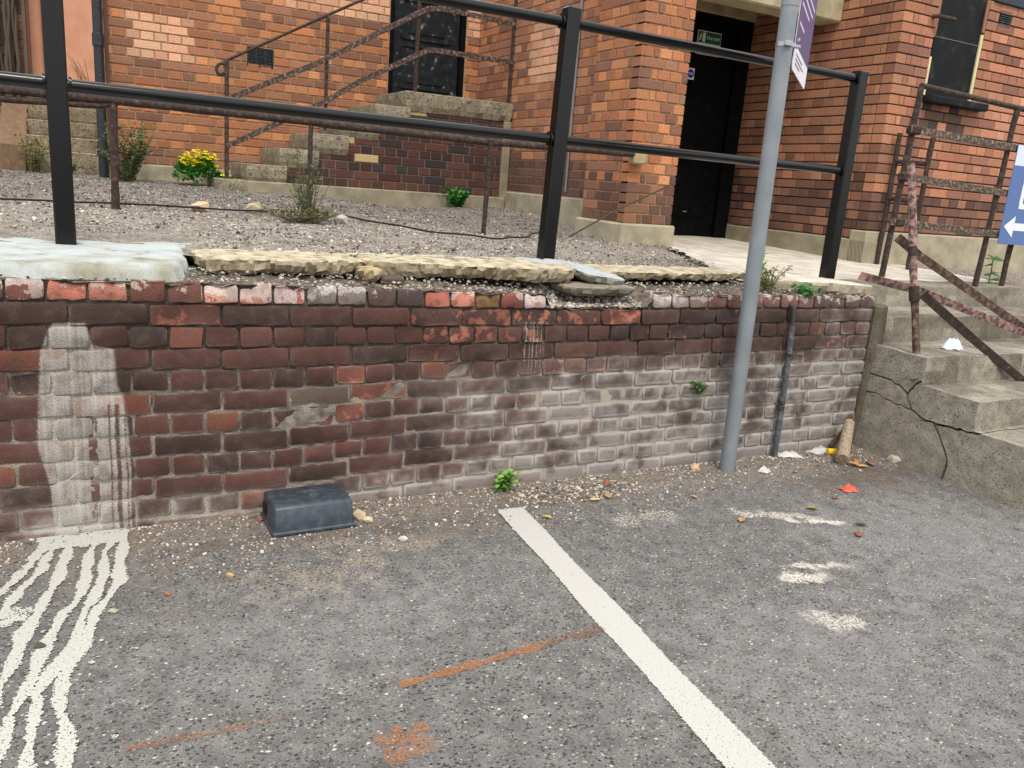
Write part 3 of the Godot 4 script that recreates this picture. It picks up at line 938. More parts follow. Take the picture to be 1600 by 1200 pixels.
func build_coping() -> void:
	var tan_ := lin(250, 247, 240)
	var dirty := lin(214, 208, 196)
	var flat := func(y: float) -> Callable: return func(_x: float, _z: float) -> float: return y
	var g := "broken concrete coping pieces on the wall"
	var lists := [
		["coping_slab", [Vector2(0.37, -3.55), Vector2(0.70, -3.57), Vector2(1.00, -3.54), Vector2(1.02, -3.26), Vector2(0.94, -3.22), Vector2(0.75, -3.20), Vector2(0.6, -3.23), Vector2(0.40, -3.20)], 0.945, 0.075, "long cracked tan coping slab right of the white haunch, over the left of the wall"],
		["coping_slab", [Vector2(1.03, -3.55), Vector2(1.5, -3.56), Vector2(1.98, -3.53), Vector2(2.02, -3.36), Vector2(1.95, -3.12), Vector2(1.80, -3.10), Vector2(1.62, -3.15), Vector2(1.42, -3.20), Vector2(1.2, -3.24), Vector2(1.05, -3.26)], 0.945, 0.075, "longest tan coping slab with a ragged front, ending at the middle black post"],
		["coping_slab", [Vector2(2.14, -3.52), Vector2(2.6, -3.53), Vector2(3.10, -3.50), Vector2(3.12, -3.30), Vector2(2.85, -3.27), Vector2(2.6, -3.24), Vector2(2.35, -3.25), Vector2(2.16, -3.22)], 0.925, 0.055, "thin coping slab between the middle black post and the grey sign pole"]]
	for i in lists.size():
		var l: Array = lists[i]
		var st := begin()
		slab(st, l[1], flat.call(l[2]), l[3] - 0.016, 0.015, 100 + i, 0.014, tan_, dirty)
		tag(obj(l[0], st, M.old_slab), l[4], "coping slab", g)
	var st := begin()
	slab(st, [Vector2(1.95, -3.44), Vector2(2.12, -3.44), Vector2(2.24, -3.26), Vector2(2.20, -3.10), Vector2(2.02, -3.12)], func(x: float, z: float) -> float: return 0.952 - 0.10 * maxf(0.0, x - 2.0) - 0.08 * (z + 3.4), 0.045, 0.010, 110, 0.03, lin(250, 252, 255), lin(206, 196, 180))
	tag(obj("broken_slab", st, M.paint_haunch_v), "white topped broken concrete chunk in front of the middle black post", "concrete chunk", g)
	st = begin()
	slab(st, [Vector2(1.86, -3.18), Vector2(2.10, -3.22), Vector2(2.24, -3.16), Vector2(2.23, -3.05), Vector2(2.02, -3.03), Vector2(1.88, -3.05)], flat.call(0.878), 0.042, 0.010, 111, 0.03, lin(226, 222, 214), lin(190, 186, 178))
	tag(obj("broken_slab", st, M.concrete), "flat grey concrete flake wedged under the white topped chunk", "concrete chunk", g)
	st = begin()
	slab(st, [Vector2(3.22, -3.42), Vector2(3.62, -3.40), Vector2(3.80, -3.28), Vector2(3.79, -3.03), Vector2(3.60, -3.02), Vector2(3.40, -3.12), Vector2(3.24, -3.20)], func(x: float, _z: float) -> float: return 0.915 - 0.05 * absf(x - 3.5), 0.07, 0.012, 112, 0.03, lin(250, 250, 250), lin(214, 208, 196))
	tag(obj("coping_slab", st, M.path_v), "pale rough concrete cap on the right end of the wall below the last black post", "coping slab", g)
	st = begin()
	slab(st, [Vector2(0.98, -3.24), Vector2(1.05, -3.26), Vector2(1.06, -3.14), Vector2(0.98, -3.12)], flat.call(0.925), 0.06, 0.014, 113, 0.02, lin(240, 226, 200), lin(240, 226, 200))
	tag(obj("broken_slab", st, M.old_slab), "small pale lump of mortar standing in the gap between two tan slabs", "concrete chunk", g)
	st = begin()
	box(st, Vector3(1.105, 0.862, -3.19), Vector3(0.10, 0.06, 0.09), lin(92, 80, 72), 0.008)
	tag(obj("loose_brick", st, M.brick), "small dark brick end under the lip of the longest tan slab", "brick")
	# white haunch
	st = begin()
	var n := noise(115, 1.0, 4)
	var right := func(z: float) -> float: return interp(z, [-4.0, -3.75, -3.5, -3.3, -3.05], [0.25, 0.44, 0.37, 0.36, 0.30])
	var haunch := func(u: float, v: float) -> Vector3:
		var z := lerpf(-3.98, -3.03, v)
		var r: float = right.call(z) + n.get_noise_2d(z * 9.0, 1.0) * 0.02
		var x := lerpf(-2.75, r, u)
		z += n.get_noise_2d(x * 7.0, v * 2.0) * 0.025 * ss(0.75, 1.0, v)
		var edge := minf(minf((r - x) / 0.03, (1.0 - v) * 34.0), v * 8.0)
		var y := 0.888 + 0.042 * ss(0.0, 1.0, edge) + 0.02 * sin(v * PI) + n.get_noise_2d(x * 5.0, z * 5.0) * 0.004 + n.get_noise_2d(x * 26.0, z * 26.0) * 0.0018
		if edge <= 0.02:
			y = 0.855
		return Vector3(x, y, z)
	var dirt := func(v: Vector3) -> Color:
		var k := clampf(ss(-3.35, -3.04, v.z) * 0.9 + n.get_noise_2d(v.x * 5.0, v.z * 9.0) * 1.2 - 0.25, 0.0, 1.0)
		return Color.WHITE.lerp(lin(216, 206, 184), k)
	sheet(st, 170, 70, haunch, null, dirt)
	tag(obj("painted_concrete_haunch", st, M.paint_haunch_v, self, true), "lumpy white painted concrete bed around the left black post on top of the wall", "concrete bed")
	for l in [[1.975, -3.45, "small white mortar patch at the foot of the middle black post", 0.10], [3.99, -3.47, "thin grout collar at the foot of the right black post", 0.07]]:
		st = begin()
		slab(st, [Vector2(l[0] - l[3], l[1] - l[3]), Vector2(l[0] + l[3], l[1] - l[3]), Vector2(l[0] + l[3], l[1] + l[3]), Vector2(l[0] - l[3], l[1] + l[3])], func(x: float, z: float) -> float: return hgt(x, -3.5) + 0.015, 0.05, 0.012, 117, 0.03, lin(246, 248, 250), lin(200, 200, 196))
		tag(obj("mortar_patch", st, M.paint_haunch_v), l[2], "mortar patch")

func build_scatter() -> void:
	var kinds := [stone(1, 0.6), stone(2, 0.8), stone(3, 0.45)]
	var tones := [lin(184, 178, 168), lin(168, 159, 144), lin(154, 145, 130), lin(130, 122, 113), lin(100, 97, 97), lin(78, 75, 75), lin(146, 112, 92), lin(202, 197, 188), lin(56, 54, 55)]
	var n5 := noise(85, 1.0, 4)
	var spots := [[], [], []]
	for i in 6200:         # grit along the foot of the wall
		var x := rnd(-1.6, 3.8)
		var z := WZ + 0.012 + pow(rng.randf(), 2.4) * 0.34
		if (x > 0.1 and x < 0.95 or x > 1.2 and x < 2.4) and rng.randf() < 0.5:
			z = WZ + 0.012 + pow(rng.randf(), 1.5) * 0.46
		if x > -0.2 and x < 0.12 and z > -2.96:
			continue
		var s := rnd(0.004, 0.013) * (1.6 if rng.randf() < 0.12 else 1.0)
		spots[rng.randi() % 3].append([Vector3(x, s * 0.15, z), s, tones[rng.randi() % 8]])
	for i in 2600:         # pale chips standing out of the tar
		var x := rnd(-1.2, 4.5)
		var z := rnd(-2.9, -0.9)
		if x > 3.75 or z > -1.9 and x > 2.6 and rng.randf() < 0.5:
			continue
		var s := rnd(0.0025, 0.0065) * (1.8 if rng.randf() < 0.07 else 1.0)
		var c: Color = tones[[0, 0, 7, 1, 5, 8, 8, 0][rng.randi() % 8]]
		spots[rng.randi() % 3].append([Vector3(x, -s * 0.06, z), s, c])
	for i in 420:          # the little heap right of the white line
		var a := rng.randf() * TAU
		var q := sqrt(rng.randf())
		var s := rnd(0.006, 0.024)
		spots[rng.randi() % 3].append([Vector3(1.88 + cos(a) * q * 0.34, s * 0.2, -2.83 + sin(a) * q * 0.10), s, tones[rng.randi() % 7]])
	for i in 200:
		var a := rng.randf() * TAU
		var q := sqrt(rng.randf())
		var s := rnd(0.005, 0.016)
		spots[rng.randi() % 3].append([Vector3(3.45 + cos(a) * q * 0.3, s * 0.2, -2.86 + sin(a) * q * 0.12), s, tones[rng.randi() % 7]])
	for k in 3:
		scatter("loose_grit", kinds[k], M.grit, spots[k])
	spots = [[], [], []]
	var patch := noise(86, 0.9, 3)
	for i in 62000:        # the terrace: dark chippings behind, pale crumbs towards the wall
		var z := -3.44 - pow(rng.randf(), 1.15) * 4.9
		var x := rnd(-1.4, 4.6)
		if z < LZ and x > 1.1 or z < -8.2 or x > BX and z < -5.8 or x > 3.6 and z < PZ + 0.03 and x < 4.15:
			continue
		var ps := path_side(x, z)
		if ps > 0.05 and rng.randf() > 0.03 + 0.25 * ss(0.35, 0.0, ps):
			continue
		if x < 0.45 and z > -4.0:
			continue
		var q := patch.get_noise_2d(x * 1.6, z * 2.4)
		if q > 0.28 and rng.randf() < 0.8:
			continue
		var near := clampf(ss(-6.2, -4.5, z) + q * 0.7, 0.0, 1.0)
		var s := rnd(0.0045, 0.0145) * (2.1 if rng.randf() < 0.05 else 1.0) * (0.7 if ps > 0 else 1.0)
		var c: Color
		var r := rng.randf()
		if r < 0.12 + 0.40 * near:
			c = tones[[0, 7, 1, 1][rng.randi() % 4]]
		elif r < 0.35 + 0.42 * near:
			c = tones[[2, 3, 1, 2, 6][rng.randi() % 5]]
		else:
			c = tones[[4, 5, 5, 8][rng.randi() % 4]]
		spots[rng.randi() % 3].append([Vector3(x, hgt(x, z) + s * 0.10 + n5.get_noise_2d(x * 5.0, z * 5.0) * 0.018, z), s, c * rnd(0.8, 1.15)])
	for i in 2600:         # rubble on the wall's bed, under the slabs
		var x := rnd(-0.3, 3.78)
		if i > 1700:
			x = rnd(1.74, 2.31)
		var z := rnd(-3.26, -3.015)
		var s := rnd(0.006, 0.02)
		var y := course_top(0, x) - 0.004 + 0.02 * ss(-3.08, -3.25, z)
		if x > 1.74 and x < 2.3:
			y -= 0.06 * ss(-3.3, -3.06, z)
			s *= 1.7
		spots[rng.randi() % 3].append([Vector3(x, y, z), s, tones[[0, 1, 2, 3, 4, 5, 5, 2][rng.randi() % 8]]])
	for i in 700:          # soil in front of the right-hand building
		var x := rnd(5.6, 7.6)
		var z := rnd(-4.6, -3.5)
		spots[rng.randi() % 3].append([Vector3(x, hgt(x, z) + 0.002, z), rnd(0.006, 0.016), tones[[1, 2, 3, 2][rng.randi() % 4]]])
	for k in 3:
		scatter("terrace_gravel", kinds[k], M.grit, spots[k])
	# stones big enough to point at
	var big := [
		[0.642, -5.314, 0.15, [226, 196, 164], "flat pale pinkish stone on the gravel right of the yellow flowers", "stone"], [0.964, -5.405, 0.14, [206, 190, 158], "tan stone on the gravel left of the rusty middle post", "stone"],
		[1.39, -4.95, 0.14, [200, 196, 188], "pale grey stone beside the weed at the rusty middle post", "stone"],
		[2.609, -2.925, 0.075, [214, 184, 150], "pale tan stone on the tarmac left of the grey pole's foot", "stone"], [2.056, -2.867, 0.05, [160, 96, 80], "red brick chip on the grit left of the grey pole", "brick chip"],
		[0.896, -2.835, 0.075, [216, 196, 164], "cream rubble lump against the right end of the black bait box", "stone"], [0.92, -2.80, 0.05, [222, 208, 180], "smaller cream lump in front of the rubble by the black bait box", "stone"],
		[0.99, -2.60, 0.045, [222, 218, 206], "white flat chip on the tarmac in front of the black bait box", "stone"], [2.772, -2.075, 0.045, [146, 92, 76], "small red stone below the dark leaf on the right tarmac", "brick chip"],
		[1.90, -2.86, 0.045, [210, 200, 180], "pale stone in the grit heap between white line and grey pole", "stone"], [3.809, -2.72, 0.09, [196, 188, 172], "flat pale stone at the foot of the concrete stair side", "stone"],
		[2.02, -3.10, 0.055, [206, 196, 172], "cream stone in the gap of the top brick course", "stone"], [2.19, -3.10, 0.06, [150, 128, 104], "brown stone in the gap of the top brick course", "stone"],
		[0.18, -2.46, 0.028, [166, 112, 80], "tiny orange stone right of the spilt white paint", "stone"], [0.37, -2.52, 0.035, [206, 168, 122], "tan pebble on the tarmac below the black bait box", "stone"], [0.03, -2.40, 0.034, [188, 182, 160], "round pale pebble beside the spilt white paint", "stone"],
		[0.93, -1.535, 0.018, [236, 234, 226], "white pebble near the lower edge right of the orange blotch", "stone"], [-0.15, -2.27, 0.035, [84, 80, 74], "dark pebble lying among the white paint runs", "stone"], [0.28, -1.78, 0.018, [150, 146, 120], "greenish pebble at the left of the tarmac", "stone"]]
	for i in big.size():
		var b: Array = big[i]
		var y := 0.0
		if b[1] < -3.5:
			y = hgt(b[0], b[1])
		elif b[1] < -3.0:
			y = 0.83
		var o := put("loose_stone", stone(200 + i, 0.65), M.grit_one.duplicate())
		(o.material_override as StandardMaterial3D).albedo_color = rc(b[3][0], b[3][1], b[3][2]).darkened(0.14)
		o.position = Vector3(b[0], y + b[2] * 0.16, b[1])
		o.rotation = Vector3(rnd(-0.2, 0.2), rnd(0, TAU), rnd(-0.2, 0.2))
		o.scale = Vector3.ONE * b[2]
		tag(o, b[4], b[5], "loose stones")

# ---- brick walls of the building
var blocks := []        # every brick: p (lower left corner on the face), u, n, w, h, d, col, wall

func brick_block(st: SurfaceTool, b: Dictionary) -> void:
	var u: Vector3 = b.u
	var n: Vector3 = b.n
	var p: Vector3 = b.p
	var up := Vector3.UP
	var bev := 0.0035
	var o := []
	var f := []
	var k := []
	var jit: Array = b.jit
	for e in [[0, 0], [1, 0], [1, 1], [0, 1]]:
		var q: Vector3 = p + u * (b.w * e[0]) + up * (b.h * e[1])
		var inx: Vector3 = u * (bev * (1 - 2 * e[0])) + up * (bev * (1 - 2 * e[1]))
		o.append(q - n * (bev - jit[0]))
		f.append(q + inx + n * (jit[0] + jit[1] * (e[0] - 0.5)))
		k.append(q - n * b.d)
	face(st, f, n, b.col)
	for i in 4:
		var j := (i + 1) % 4
		var out: Vector3 = (o[i] + o[j]) / 2.0 - (p + u * b.w / 2.0 + up * b.h / 2.0)
		face(st, [o[i], o[j], f[j], f[i]], out.normalized() * 0.5 + n, b.col)
		face(st, [k[i], k[j], o[j], o[i]], out, b.col)

func free_spans(L: float, y: float, holes: Array) -> Array:
	var spans := [[0.0, L]]
	for h in holes:
		if y > h[2] and y < h[3]:
			var next := []
			for s in spans:
				if h[1] <= s[0] or h[0] >= s[1]:
					next.append(s)
				else:
					if h[0] > s[0]:
						next.append([s[0], h[0]])
					if h[1] < s[1]:
						next.append([h[1], s[1]])
			spans = next
	return spans

func brick_wall(called: String, parent: Node, o: Vector3, u: Vector3, n: Vector3, L: float, y0: float, y1: float, holes: Array, mortar: Material, color: Callable, ends := [0.0, 0.0], parity := 0, joint := 0.010, thick := 0.2, perp := -1.0, rake := 0.008) -> MeshInstance3D:
	var st := begin()
	var cuts := [0.0, L]
	for h in holes:
		cuts.append(clampf(h[0], 0, L))
		cuts.append(clampf(h[1], 0, L))
	cuts.sort()
	for i in cuts.size() - 1:
		if cuts[i + 1] - cuts[i] < 0.002:
			continue
		var um: float = (cuts[i] + cuts[i + 1]) / 2.0
		var ys := [y0, y1]
		for h in holes:
			if um > h[0] and um < h[1]:
				ys.append(clampf(h[2], y0, y1))
				ys.append(clampf(h[3], y0, y1))
		ys.sort()
		for j in ys.size() - 1:
			var ym: float = (ys[j] + ys[j + 1]) / 2.0
			var inside := false
			for h in holes:
				if um > h[0] and um < h[1] and ym > h[2] and ym < h[3]:
					inside = true
			if ys[j + 1] - ys[j] > 0.002 and not inside:
				var a: float = cuts[i] + (0.008 if cuts[i] == 0.0 and ends[0] > 0.0 else 0.0)
				var b: float = cuts[i + 1] - ((0.008 if ends[1] > 0.0 else -0.03) if cuts[i + 1] == L else 0.0)
				var c: Vector3 = o + u * ((a + b) / 2.0) + Vector3.UP * (ym) - n * (rake + thick / 2.0)
				box(st, c, Vector3(b - a, ys[j + 1] - ys[j], thick), Color.WHITE, 0.0, Basis(u, Vector3.UP, n))
	var w := obj(called, st, mortar, parent)
	var r := RandomNumberGenerator.new()
	r.seed = hash(called) + int(o.x * 100) + int(o.z * 1000)
	var c := 0
	var y := y0
	while y + 0.07 < y1:
		var header := (c + parity) % 2 == 0
		var pitch := 0.1125 if header else 0.225
		var s0: float = ends[0] if header else 0.0
		var s1: float = ends[1] if not header else 0.0
		for s in free_spans(L, y + 0.037, holes):
			var a0: float = s[0] + (s0 if s[0] == 0.0 else 0.0)
			var b0: float = s[1] - (s1 if s[1] == L else 0.0)
			var k := floorf((a0 - 0.056) / pitch) - 1.0
			while k * pitch < b0:
				var x0 := maxf(a0, k * pitch + (0.056 if header else 0.0))
				var x1 := minf(b0, (k + 1) * pitch + (0.056 if header else 0.0))
				k += 1.0
				if x1 - x0 < 0.03:
					continue
				var edge: bool = (x0 == 0.0 and ends[0] > 0.0) or (x1 == L and ends[1] > 0.0)
				var jj := joint / 2.0
				var jp := jj if perp < 0.0 else perp / 2.0
				var l := x0 + (jp if x0 > 0.0 else 0.0)
				var rr := x1 - (jp if x1 < L else 0.0)
				blocks.append({"p": o + u * l + Vector3.UP * (y + jj), "u": u, "n": n, "w": rr - l, "h": 0.075 - joint, "d": 0.104 if edge else 0.03, "col": color.call(header, (x0 + x1) / 2.0, y + 0.037, r), "wall": w, "jit": [r.randf_range(-0.002, 0.002), r.randf_range(-0.0025, 0.0025)]})
		y += 0.075
		c += 1
	return w

func finish_bricks(thing_: Node, most: int) -> void:
	var eye := Vector3(0, 1.3, 0)
	for b in blocks:
		var c: Vector3 = b.p + b.u * b.w / 2.0
		var to: Vector3 = eye - c
		var d := to.length()
		b.size = b.w * absf(to.dot(b.n)) / d / d
		if to.dot(b.n) < 0.0 or c.y > 3.0 or c.x > 7.3 or (c.x < 4.2 and c.z > -6.0 and c.y > 2.6):
			b.size *= 0.01
		elif to.z > 0 and d < 8.0:
			b.size *= 2.0
	blocks.sort_custom(func(a, b): return a.size > b.size)
	var rest := begin()
	for i in blocks.size():
		if i < most:
			var st := begin()
			brick_block(st, blocks[i])
			obj("brick", st, M.brick, blocks[i].wall)
		else:
			brick_block(rest, blocks[i])
	if blocks.size() > most:
		obj("brickwork", rest, M.brick, thing_).set_meta("kind", "stuff")
	blocks.clear()

func pick(r: RandomNumberGenerator, list: Array) -> Color:
	var c: Array = list[r.randi() % list.size()]
	var k := r.randf_range(0.9, 1.1)
	return Color(c[0] * k / 255.0, c[1] * k / 255.0, c[2] * k / 255.0).srgb_to_linear()

func slats(st: SurfaceTool, x0: float, x1: float, y0: float, y1: float, z: float, count: int) -> void:
	for i in count:
		var y := lerpf(y0, y1, (i + 0.5) / count)
		box(st, Vector3((x0 + x1) / 2.0, y, z), Vector3(x1 - x0, (y1 - y0) / count * 0.45, 0.012))

func build_building() -> void:
	var t := thing("brick_building", "old orange brick building with black doors and a boarded window behind the terrace", "building")
	var top := 4.4
	var orange := [[207, 140, 97], [198, 131, 91], [187, 124, 89], [211, 146, 104], [179, 118, 86]]
	var brown := [[155, 109, 86], [164, 116, 91], [146, 105, 86], [172, 120, 93], [159, 116, 95]]
	var dark := [[122, 88, 75], [114, 83, 73], [130, 94, 80], [108, 81, 73]]
	var dull := [[192, 135, 105], [183, 129, 100], [196, 141, 109], [186, 134, 106], [178, 123, 97]]
	var salmon := [[232, 179, 147], [231, 172, 143], [232, 185, 153]]
	var ca := func(header: bool, x: float, y: float, r: RandomNumberGenerator) -> Color:
		x += 0.24
		if x > 0.46 and x < 0.99 and y > 2.10 and y < 2.49 or x > 1.75 and y > 2.745 and r.randf() < 0.92:
			return pick(r, salmon)
		if y < 1.30:
			return pick(r, brown)
		if header:
			return pick(r, brown) if r.randf() < 0.16 else pick(r, orange)
		return pick(r, orange) if r.randf() < 0.22 else pick(r, brown)
	brick_wall("rear_wall", t, Vector3(0.24, 0, AZ), Vector3.RIGHT, Vector3.BACK, 3.51, 1.21, top, [[1.18, 1.42, 2.158, 2.327], [2.54, 3.36, 2.02, 4.1]], M.mortar, ca, [0.0, 0.0], 0, 0.0115)
	var cb := func(_h: bool, z: float, y: float, r: RandomNumberGenerator) -> Color:
		z += AZ
		if z > -7.13 and z < -6.45 and y > 2.18 and y < 2.68:
			return pick(r, salmon)
		if y < 1.52 + r.randf_range(-0.06, 0.06):
			return pick(r, dark)
		return pick(r, brown) if r.randf() < 0.4 else pick(r, orange if r.randf() < 0.4 else dull)
	brick_wall("return_wall", t, Vector3(BX, 0, AZ), Vector3.BACK, Vector3.LEFT, 2.53, 1.21, top, [], M.mortar, cb, [0.0, 0.0], 1, 0.010)
	var cp := func(_h: bool, _x: float, y: float, r: RandomNumberGenerator) -> Color:
		if y < 1.36 + r.randf_range(-0.05, 0.10):
			return pick(r, dark if r.randf() < 0.7 else brown)
		var q := r.randf()
		return pick(r, brown) if q < 0.28 else pick(r, orange)
	brick_wall("pier_side", t, Vector3(3.66, 0, -5.86), Vector3.BACK, Vector3.LEFT, 0.61, 1.06, top, [], M.mortar, cp, [0.0, 0.1125], 0, 0.011, 0.09)
	brick_wall("pier_front", t, Vector3(3.66, 0, PZ), Vector3.RIGHT, Vector3.BACK, 0.45, 1.06, top, [], M.mortar, cp, [0.1125, 0.1125], 0, 0.011, 0.09)
	brick_wall("doorway_side", t, Vector3(4.11, 0, PZ), Vector3.FORWARD, Vector3.RIGHT, 1.11, 1.06, top, [], M.mortar, cp, [0.1125, 0.0], 0, 0.011, 0.09)
	var ce := func(_h: bool, _x: float, y: float, r: RandomNumberGenerator) -> Color:
		if y < 1.50 + r.randf_range(-0.08, 0.08):
			return pick(r, dark if r.randf() < 0.6 else brown)
		return pick(r, brown) if r.randf() < 0.13 else pick(r, dull)
	brick_wall("side_wall", t, Vector3(EX, 0, -6.40), Vector3.BACK, Vector3.LEFT, 1.74, 1.06, top, [], M.dark_mortar, ce, [0.0, 0.1125], 0, 0.010, 0.2, 0.005, 0.016)
	var cf := func(_h: bool, x: float, y: float, r: RandomNumberGenerator) -> Color:
		x += EX
		if x > 6.80 - (y - 2.3) * 0.35 and y > 1.85 and y < 2.36:
			return pick(r, [[212, 152, 122], [206, 146, 116], [216, 158, 128]])
		if x > 6.03 and x < 6.62 and y < 2.16 and y > 1.97 and r.randf() < 0.75:
			return pick(r, [[84, 74, 70], [98, 78, 70], [112, 84, 72]])
		if y < 1.45:
			return pick(r, dark if r.randf() < 0.5 else brown)
		var q := r.randf()
		return pick(r, [[168, 118, 97], [159, 111, 93]]) if q < 0.32 else pick(r, [[196, 133, 104], [203, 142, 110], [186, 131, 104]])
	brick_wall("front_wall", t, Vector3(EX, 0, FZ), Vector3.RIGHT, Vector3.BACK, 3.4, 1.135, top, [[0.38, 0.98, 2.215, 3.7], [1.13, 1.285, 2.83, 2.965], [1.02, 3.4, 3.0, 3.35]], M.dark_mortar, cf, [0.1125, 0.0], 1, 0.010, 0.2, 0.005, 0.016)
	var co := func(_h: bool, _x: float, _y: float, r: RandomNumberGenerator) -> Color: return pick(r, brown)
	brick_wall("wall_over_doorway", t, Vector3(4.11, 0, PZ - 0.02), Vector3.RIGHT, Vector3.BACK, 1.51, 3.01, top, [], M.mortar, co)
	var cl := func(_h: bool, _x: float, _y: float, r: RandomNumberGenerator) -> Color: return pick(r, [[134, 92, 76], [120, 84, 72], [150, 104, 84], [108, 80, 70]])
	brick_wall("left_wall", t, Vector3(-3.0, 0, -9.55), Vector3.RIGHT, Vector3.BACK, 2.58, 1.13, top, [], M.grey_mortar, cl)
	brick_wall("left_return_wall", t, Vector3(0.24, 0, -8.31), Vector3.FORWARD, Vector3.LEFT, 1.8, 1.13, top, [], M.grey_mortar, cl)
	# plinths
	var tan_ := lin(220, 219, 214)
	var st := begin()
	box(st, Vector3(1.995, 0.90, AZ - 0.06), Vector3(3.51, 0.62, 0.16), tan_, 0.01)
	obj("plinth", st, M.smooth_concrete, t)
	st = begin()
	box(st, Vector3(BX + 0.06, 0.905, -7.04), Vector3(0.16, 0.60, 2.46), tan_, 0.01)
	obj("plinth", st, M.smooth_concrete, t)
	st = begin()
	box(st, Vector3(3.885, 0.75, -5.565), Vector3(0.51, 0.62, 0.69), tan_, 0.014)
	obj("plinth", st, M.smooth_concrete, t)
	st = begin()
	box(st, Vector3(EX + 0.06, 0.755, -5.50), Vector3(0.16, 0.60, 1.74), lin(206, 205, 200), 0.01)
	obj("plinth", st, M.smooth_concrete, t)
	st = begin()
	box(st, Vector3(7.32, 0.79, FZ - 0.06), Vector3(3.44, 0.68, 0.17), tan_, 0.01)
	obj("plinth", st, M.smooth_concrete, t)
	# rear door with its frame and mouldings
	st = begin()
	for x in [2.805, 3.578]:
		box(st, Vector3(x, 3.06, AZ - 0.06), Vector3(0.05, 2.08, 0.08), Color.WHITE, 0.004)
	box(st, Vector3(3.19, 4.07, AZ - 0.06), Vector3(0.722, 0.06, 0.08), Color.WHITE, 0.004)
	obj("door_frame", st, M.black_door, t)
	st = begin()
	box(st, Vector3(3.19, 3.03, AZ - 0.10), Vector3(0.722, 2.0, 0.04), Color.WHITE, 0.003)
	var door := obj("door", st, M.door_paint, t)
	for y in [[2.15, 2.55], [2.62, 2.98], [3.05, 3.9]]:
		st = begin()
		for q in [[2.93, y[0], 3.45, y[0]], [2.93, y[1], 3.45, y[1]], [2.93, y[0], 2.93, y[1]], [3.45, y[0], 3.45, y[1]]]:
			beam(st, Vector3(q[0], q[1], AZ - 0.075), Vector3(q[2], q[3], AZ - 0.075), 0.022, 0.02, Vector3.UP if q[1] == q[3] else Vector3.RIGHT, Color.WHITE, 0.004)
		box(st, Vector3(3.19, (y[0] + y[1]) / 2.0, AZ - 0.079), Vector3(0.40, y[1] - y[0] - 0.1, 0.016), Color.WHITE, 0.006)
		obj("door_panel", st, M.door_paint, door)
	st = begin()
	box(st, Vector3(3.19, 2.022, AZ - 0.02), Vector3(0.82, 0.02, 0.2), lin(150, 146, 132))
	obj("door_sill", st, M.concrete, t)
	# air vents
	st = begin()
	box(st, Vector3(1.54, 2.2425, AZ - 0.06), Vector3(0.24, 0.169, 0.02), lin(12, 12, 12))
	slats(st, 1.425, 1.655, 2.163, 2.322, AZ - 0.006, 10)
	for x in [1.426, 1.5, 1.58, 1.654]:
		box(st, Vector3(x, 2.2425, AZ - 0.008), Vector3(0.008, 0.164, 0.014))
	obj("air_vent", st, M.pipe, t)
	st = begin()
	box(st, Vector3(6.8275, 2.8975, FZ - 0.06), Vector3(0.155, 0.135, 0.02), lin(12, 12, 12))
	slats(st, 6.755, 6.90, 2.834, 2.961, FZ - 0.006, 8)
	obj("air_vent", st, M.pipe, t)
	# boarded window, its sill and rendered edges
	st = begin()
	box(st, Vector3(6.305, 2.95, FZ - 0.03), Vector3(0.55, 1.46, 0.02), Color.WHITE, 0.002)
	var board := obj("window_board", st, M.board, t)
	board.set_meta("label", "black painted board closing the window")
	st = begin()
	box(st, Vector3(6.305, 2.66, FZ - 0.019), Vector3(0.52, 0.004, 0.004), lin(120, 124, 122))
	obj("board_joint", st, M.any, board)
	for q in [[6.013, 0.030, 2.36, 0.29], [6.59, 0.028, 2.48, 0.53], [6.013, 0.026, 3.10, 0.9], [6.59, 0.024, 3.16, 0.8]]:
		st = begin()
		box(st, Vector3(q[0], q[2], FZ - 0.05), Vector3(q[1], q[3], 0.09), lin(214, 202, 160) if q[2] < 3.0 else lin(150, 112, 90), 0.004)
		obj("window_reveal", st, M.matte, t)
	st = begin()
	box(st, Vector3(6.355, 2.186, FZ + 0.01), Vector3(0.72, 0.058, 0.16), Color.WHITE, 0.008)
	obj("window_sill", st, M.board, t)
	st = begin()
	box(st, Vector3(7.83, 3.17, FZ - 0.03), Vector3(2.38, 0.33, 0.10), lin(56, 62, 72), 0.006)
	obj("dark_wall_panel", st, M.matte, t)
	st = begin()
	tube(st, [Vector3(5.93, 2.79, FZ - 0.05), Vector3(5.95, 2.785, FZ + 0.05), Vector3(6.09, 2.775, FZ + 0.09)], 0.017, 10, Color.WHITE, 1.0, 0.05)
	obj("pipe_stub", st, M.rust, t)
	# doorway: beam, soffit, black door
	st = begin()
	box(st, Vector3(4.865, 2.88, PZ - 0.13), Vector3(1.508, 0.22, 0.24), lin(232, 230, 214), 0.012)
	obj("lintel", st, M.smooth_concrete, t)
	st = begin()
	box(st, Vector3(4.865, 3.03, -5.98), Vector3(1.508, 0.1, 1.24), lin(220, 210, 190))
	obj("soffit", st, M.smooth_concrete, t)
	st = begin()
	box(st, Vector3(4.865, 2.99, DZ + 0.02), Vector3(1.506, 0.19, 0.16), lin(220, 210, 190), 0.006)
	obj("door_lintel", st, M.smooth_concrete, t)
	st = begin()
	for q in [[4.16, 0.09], [5.535, 0.15]]:
		box(st, Vector3(q[0], 1.90, DZ + 0.03), Vector3(q[1], 1.98, 0.10), Color.WHITE, 0.006)
	box(st, Vector3(4.86, 2.865, DZ + 0.031), Vector3(1.26, 0.05, 0.09), Color.WHITE, 0.004)
	box(st, Vector3(4.865, 1.95, DZ - 0.09), Vector3(1.52, 2.1, 0.06))
	obj("door_frame", st, M.black_door, t)
	st = begin()
	box(st, Vector3(5.04, 1.88, DZ), Vector3(0.84, 1.92, 0.045), Color.WHITE, 0.003)
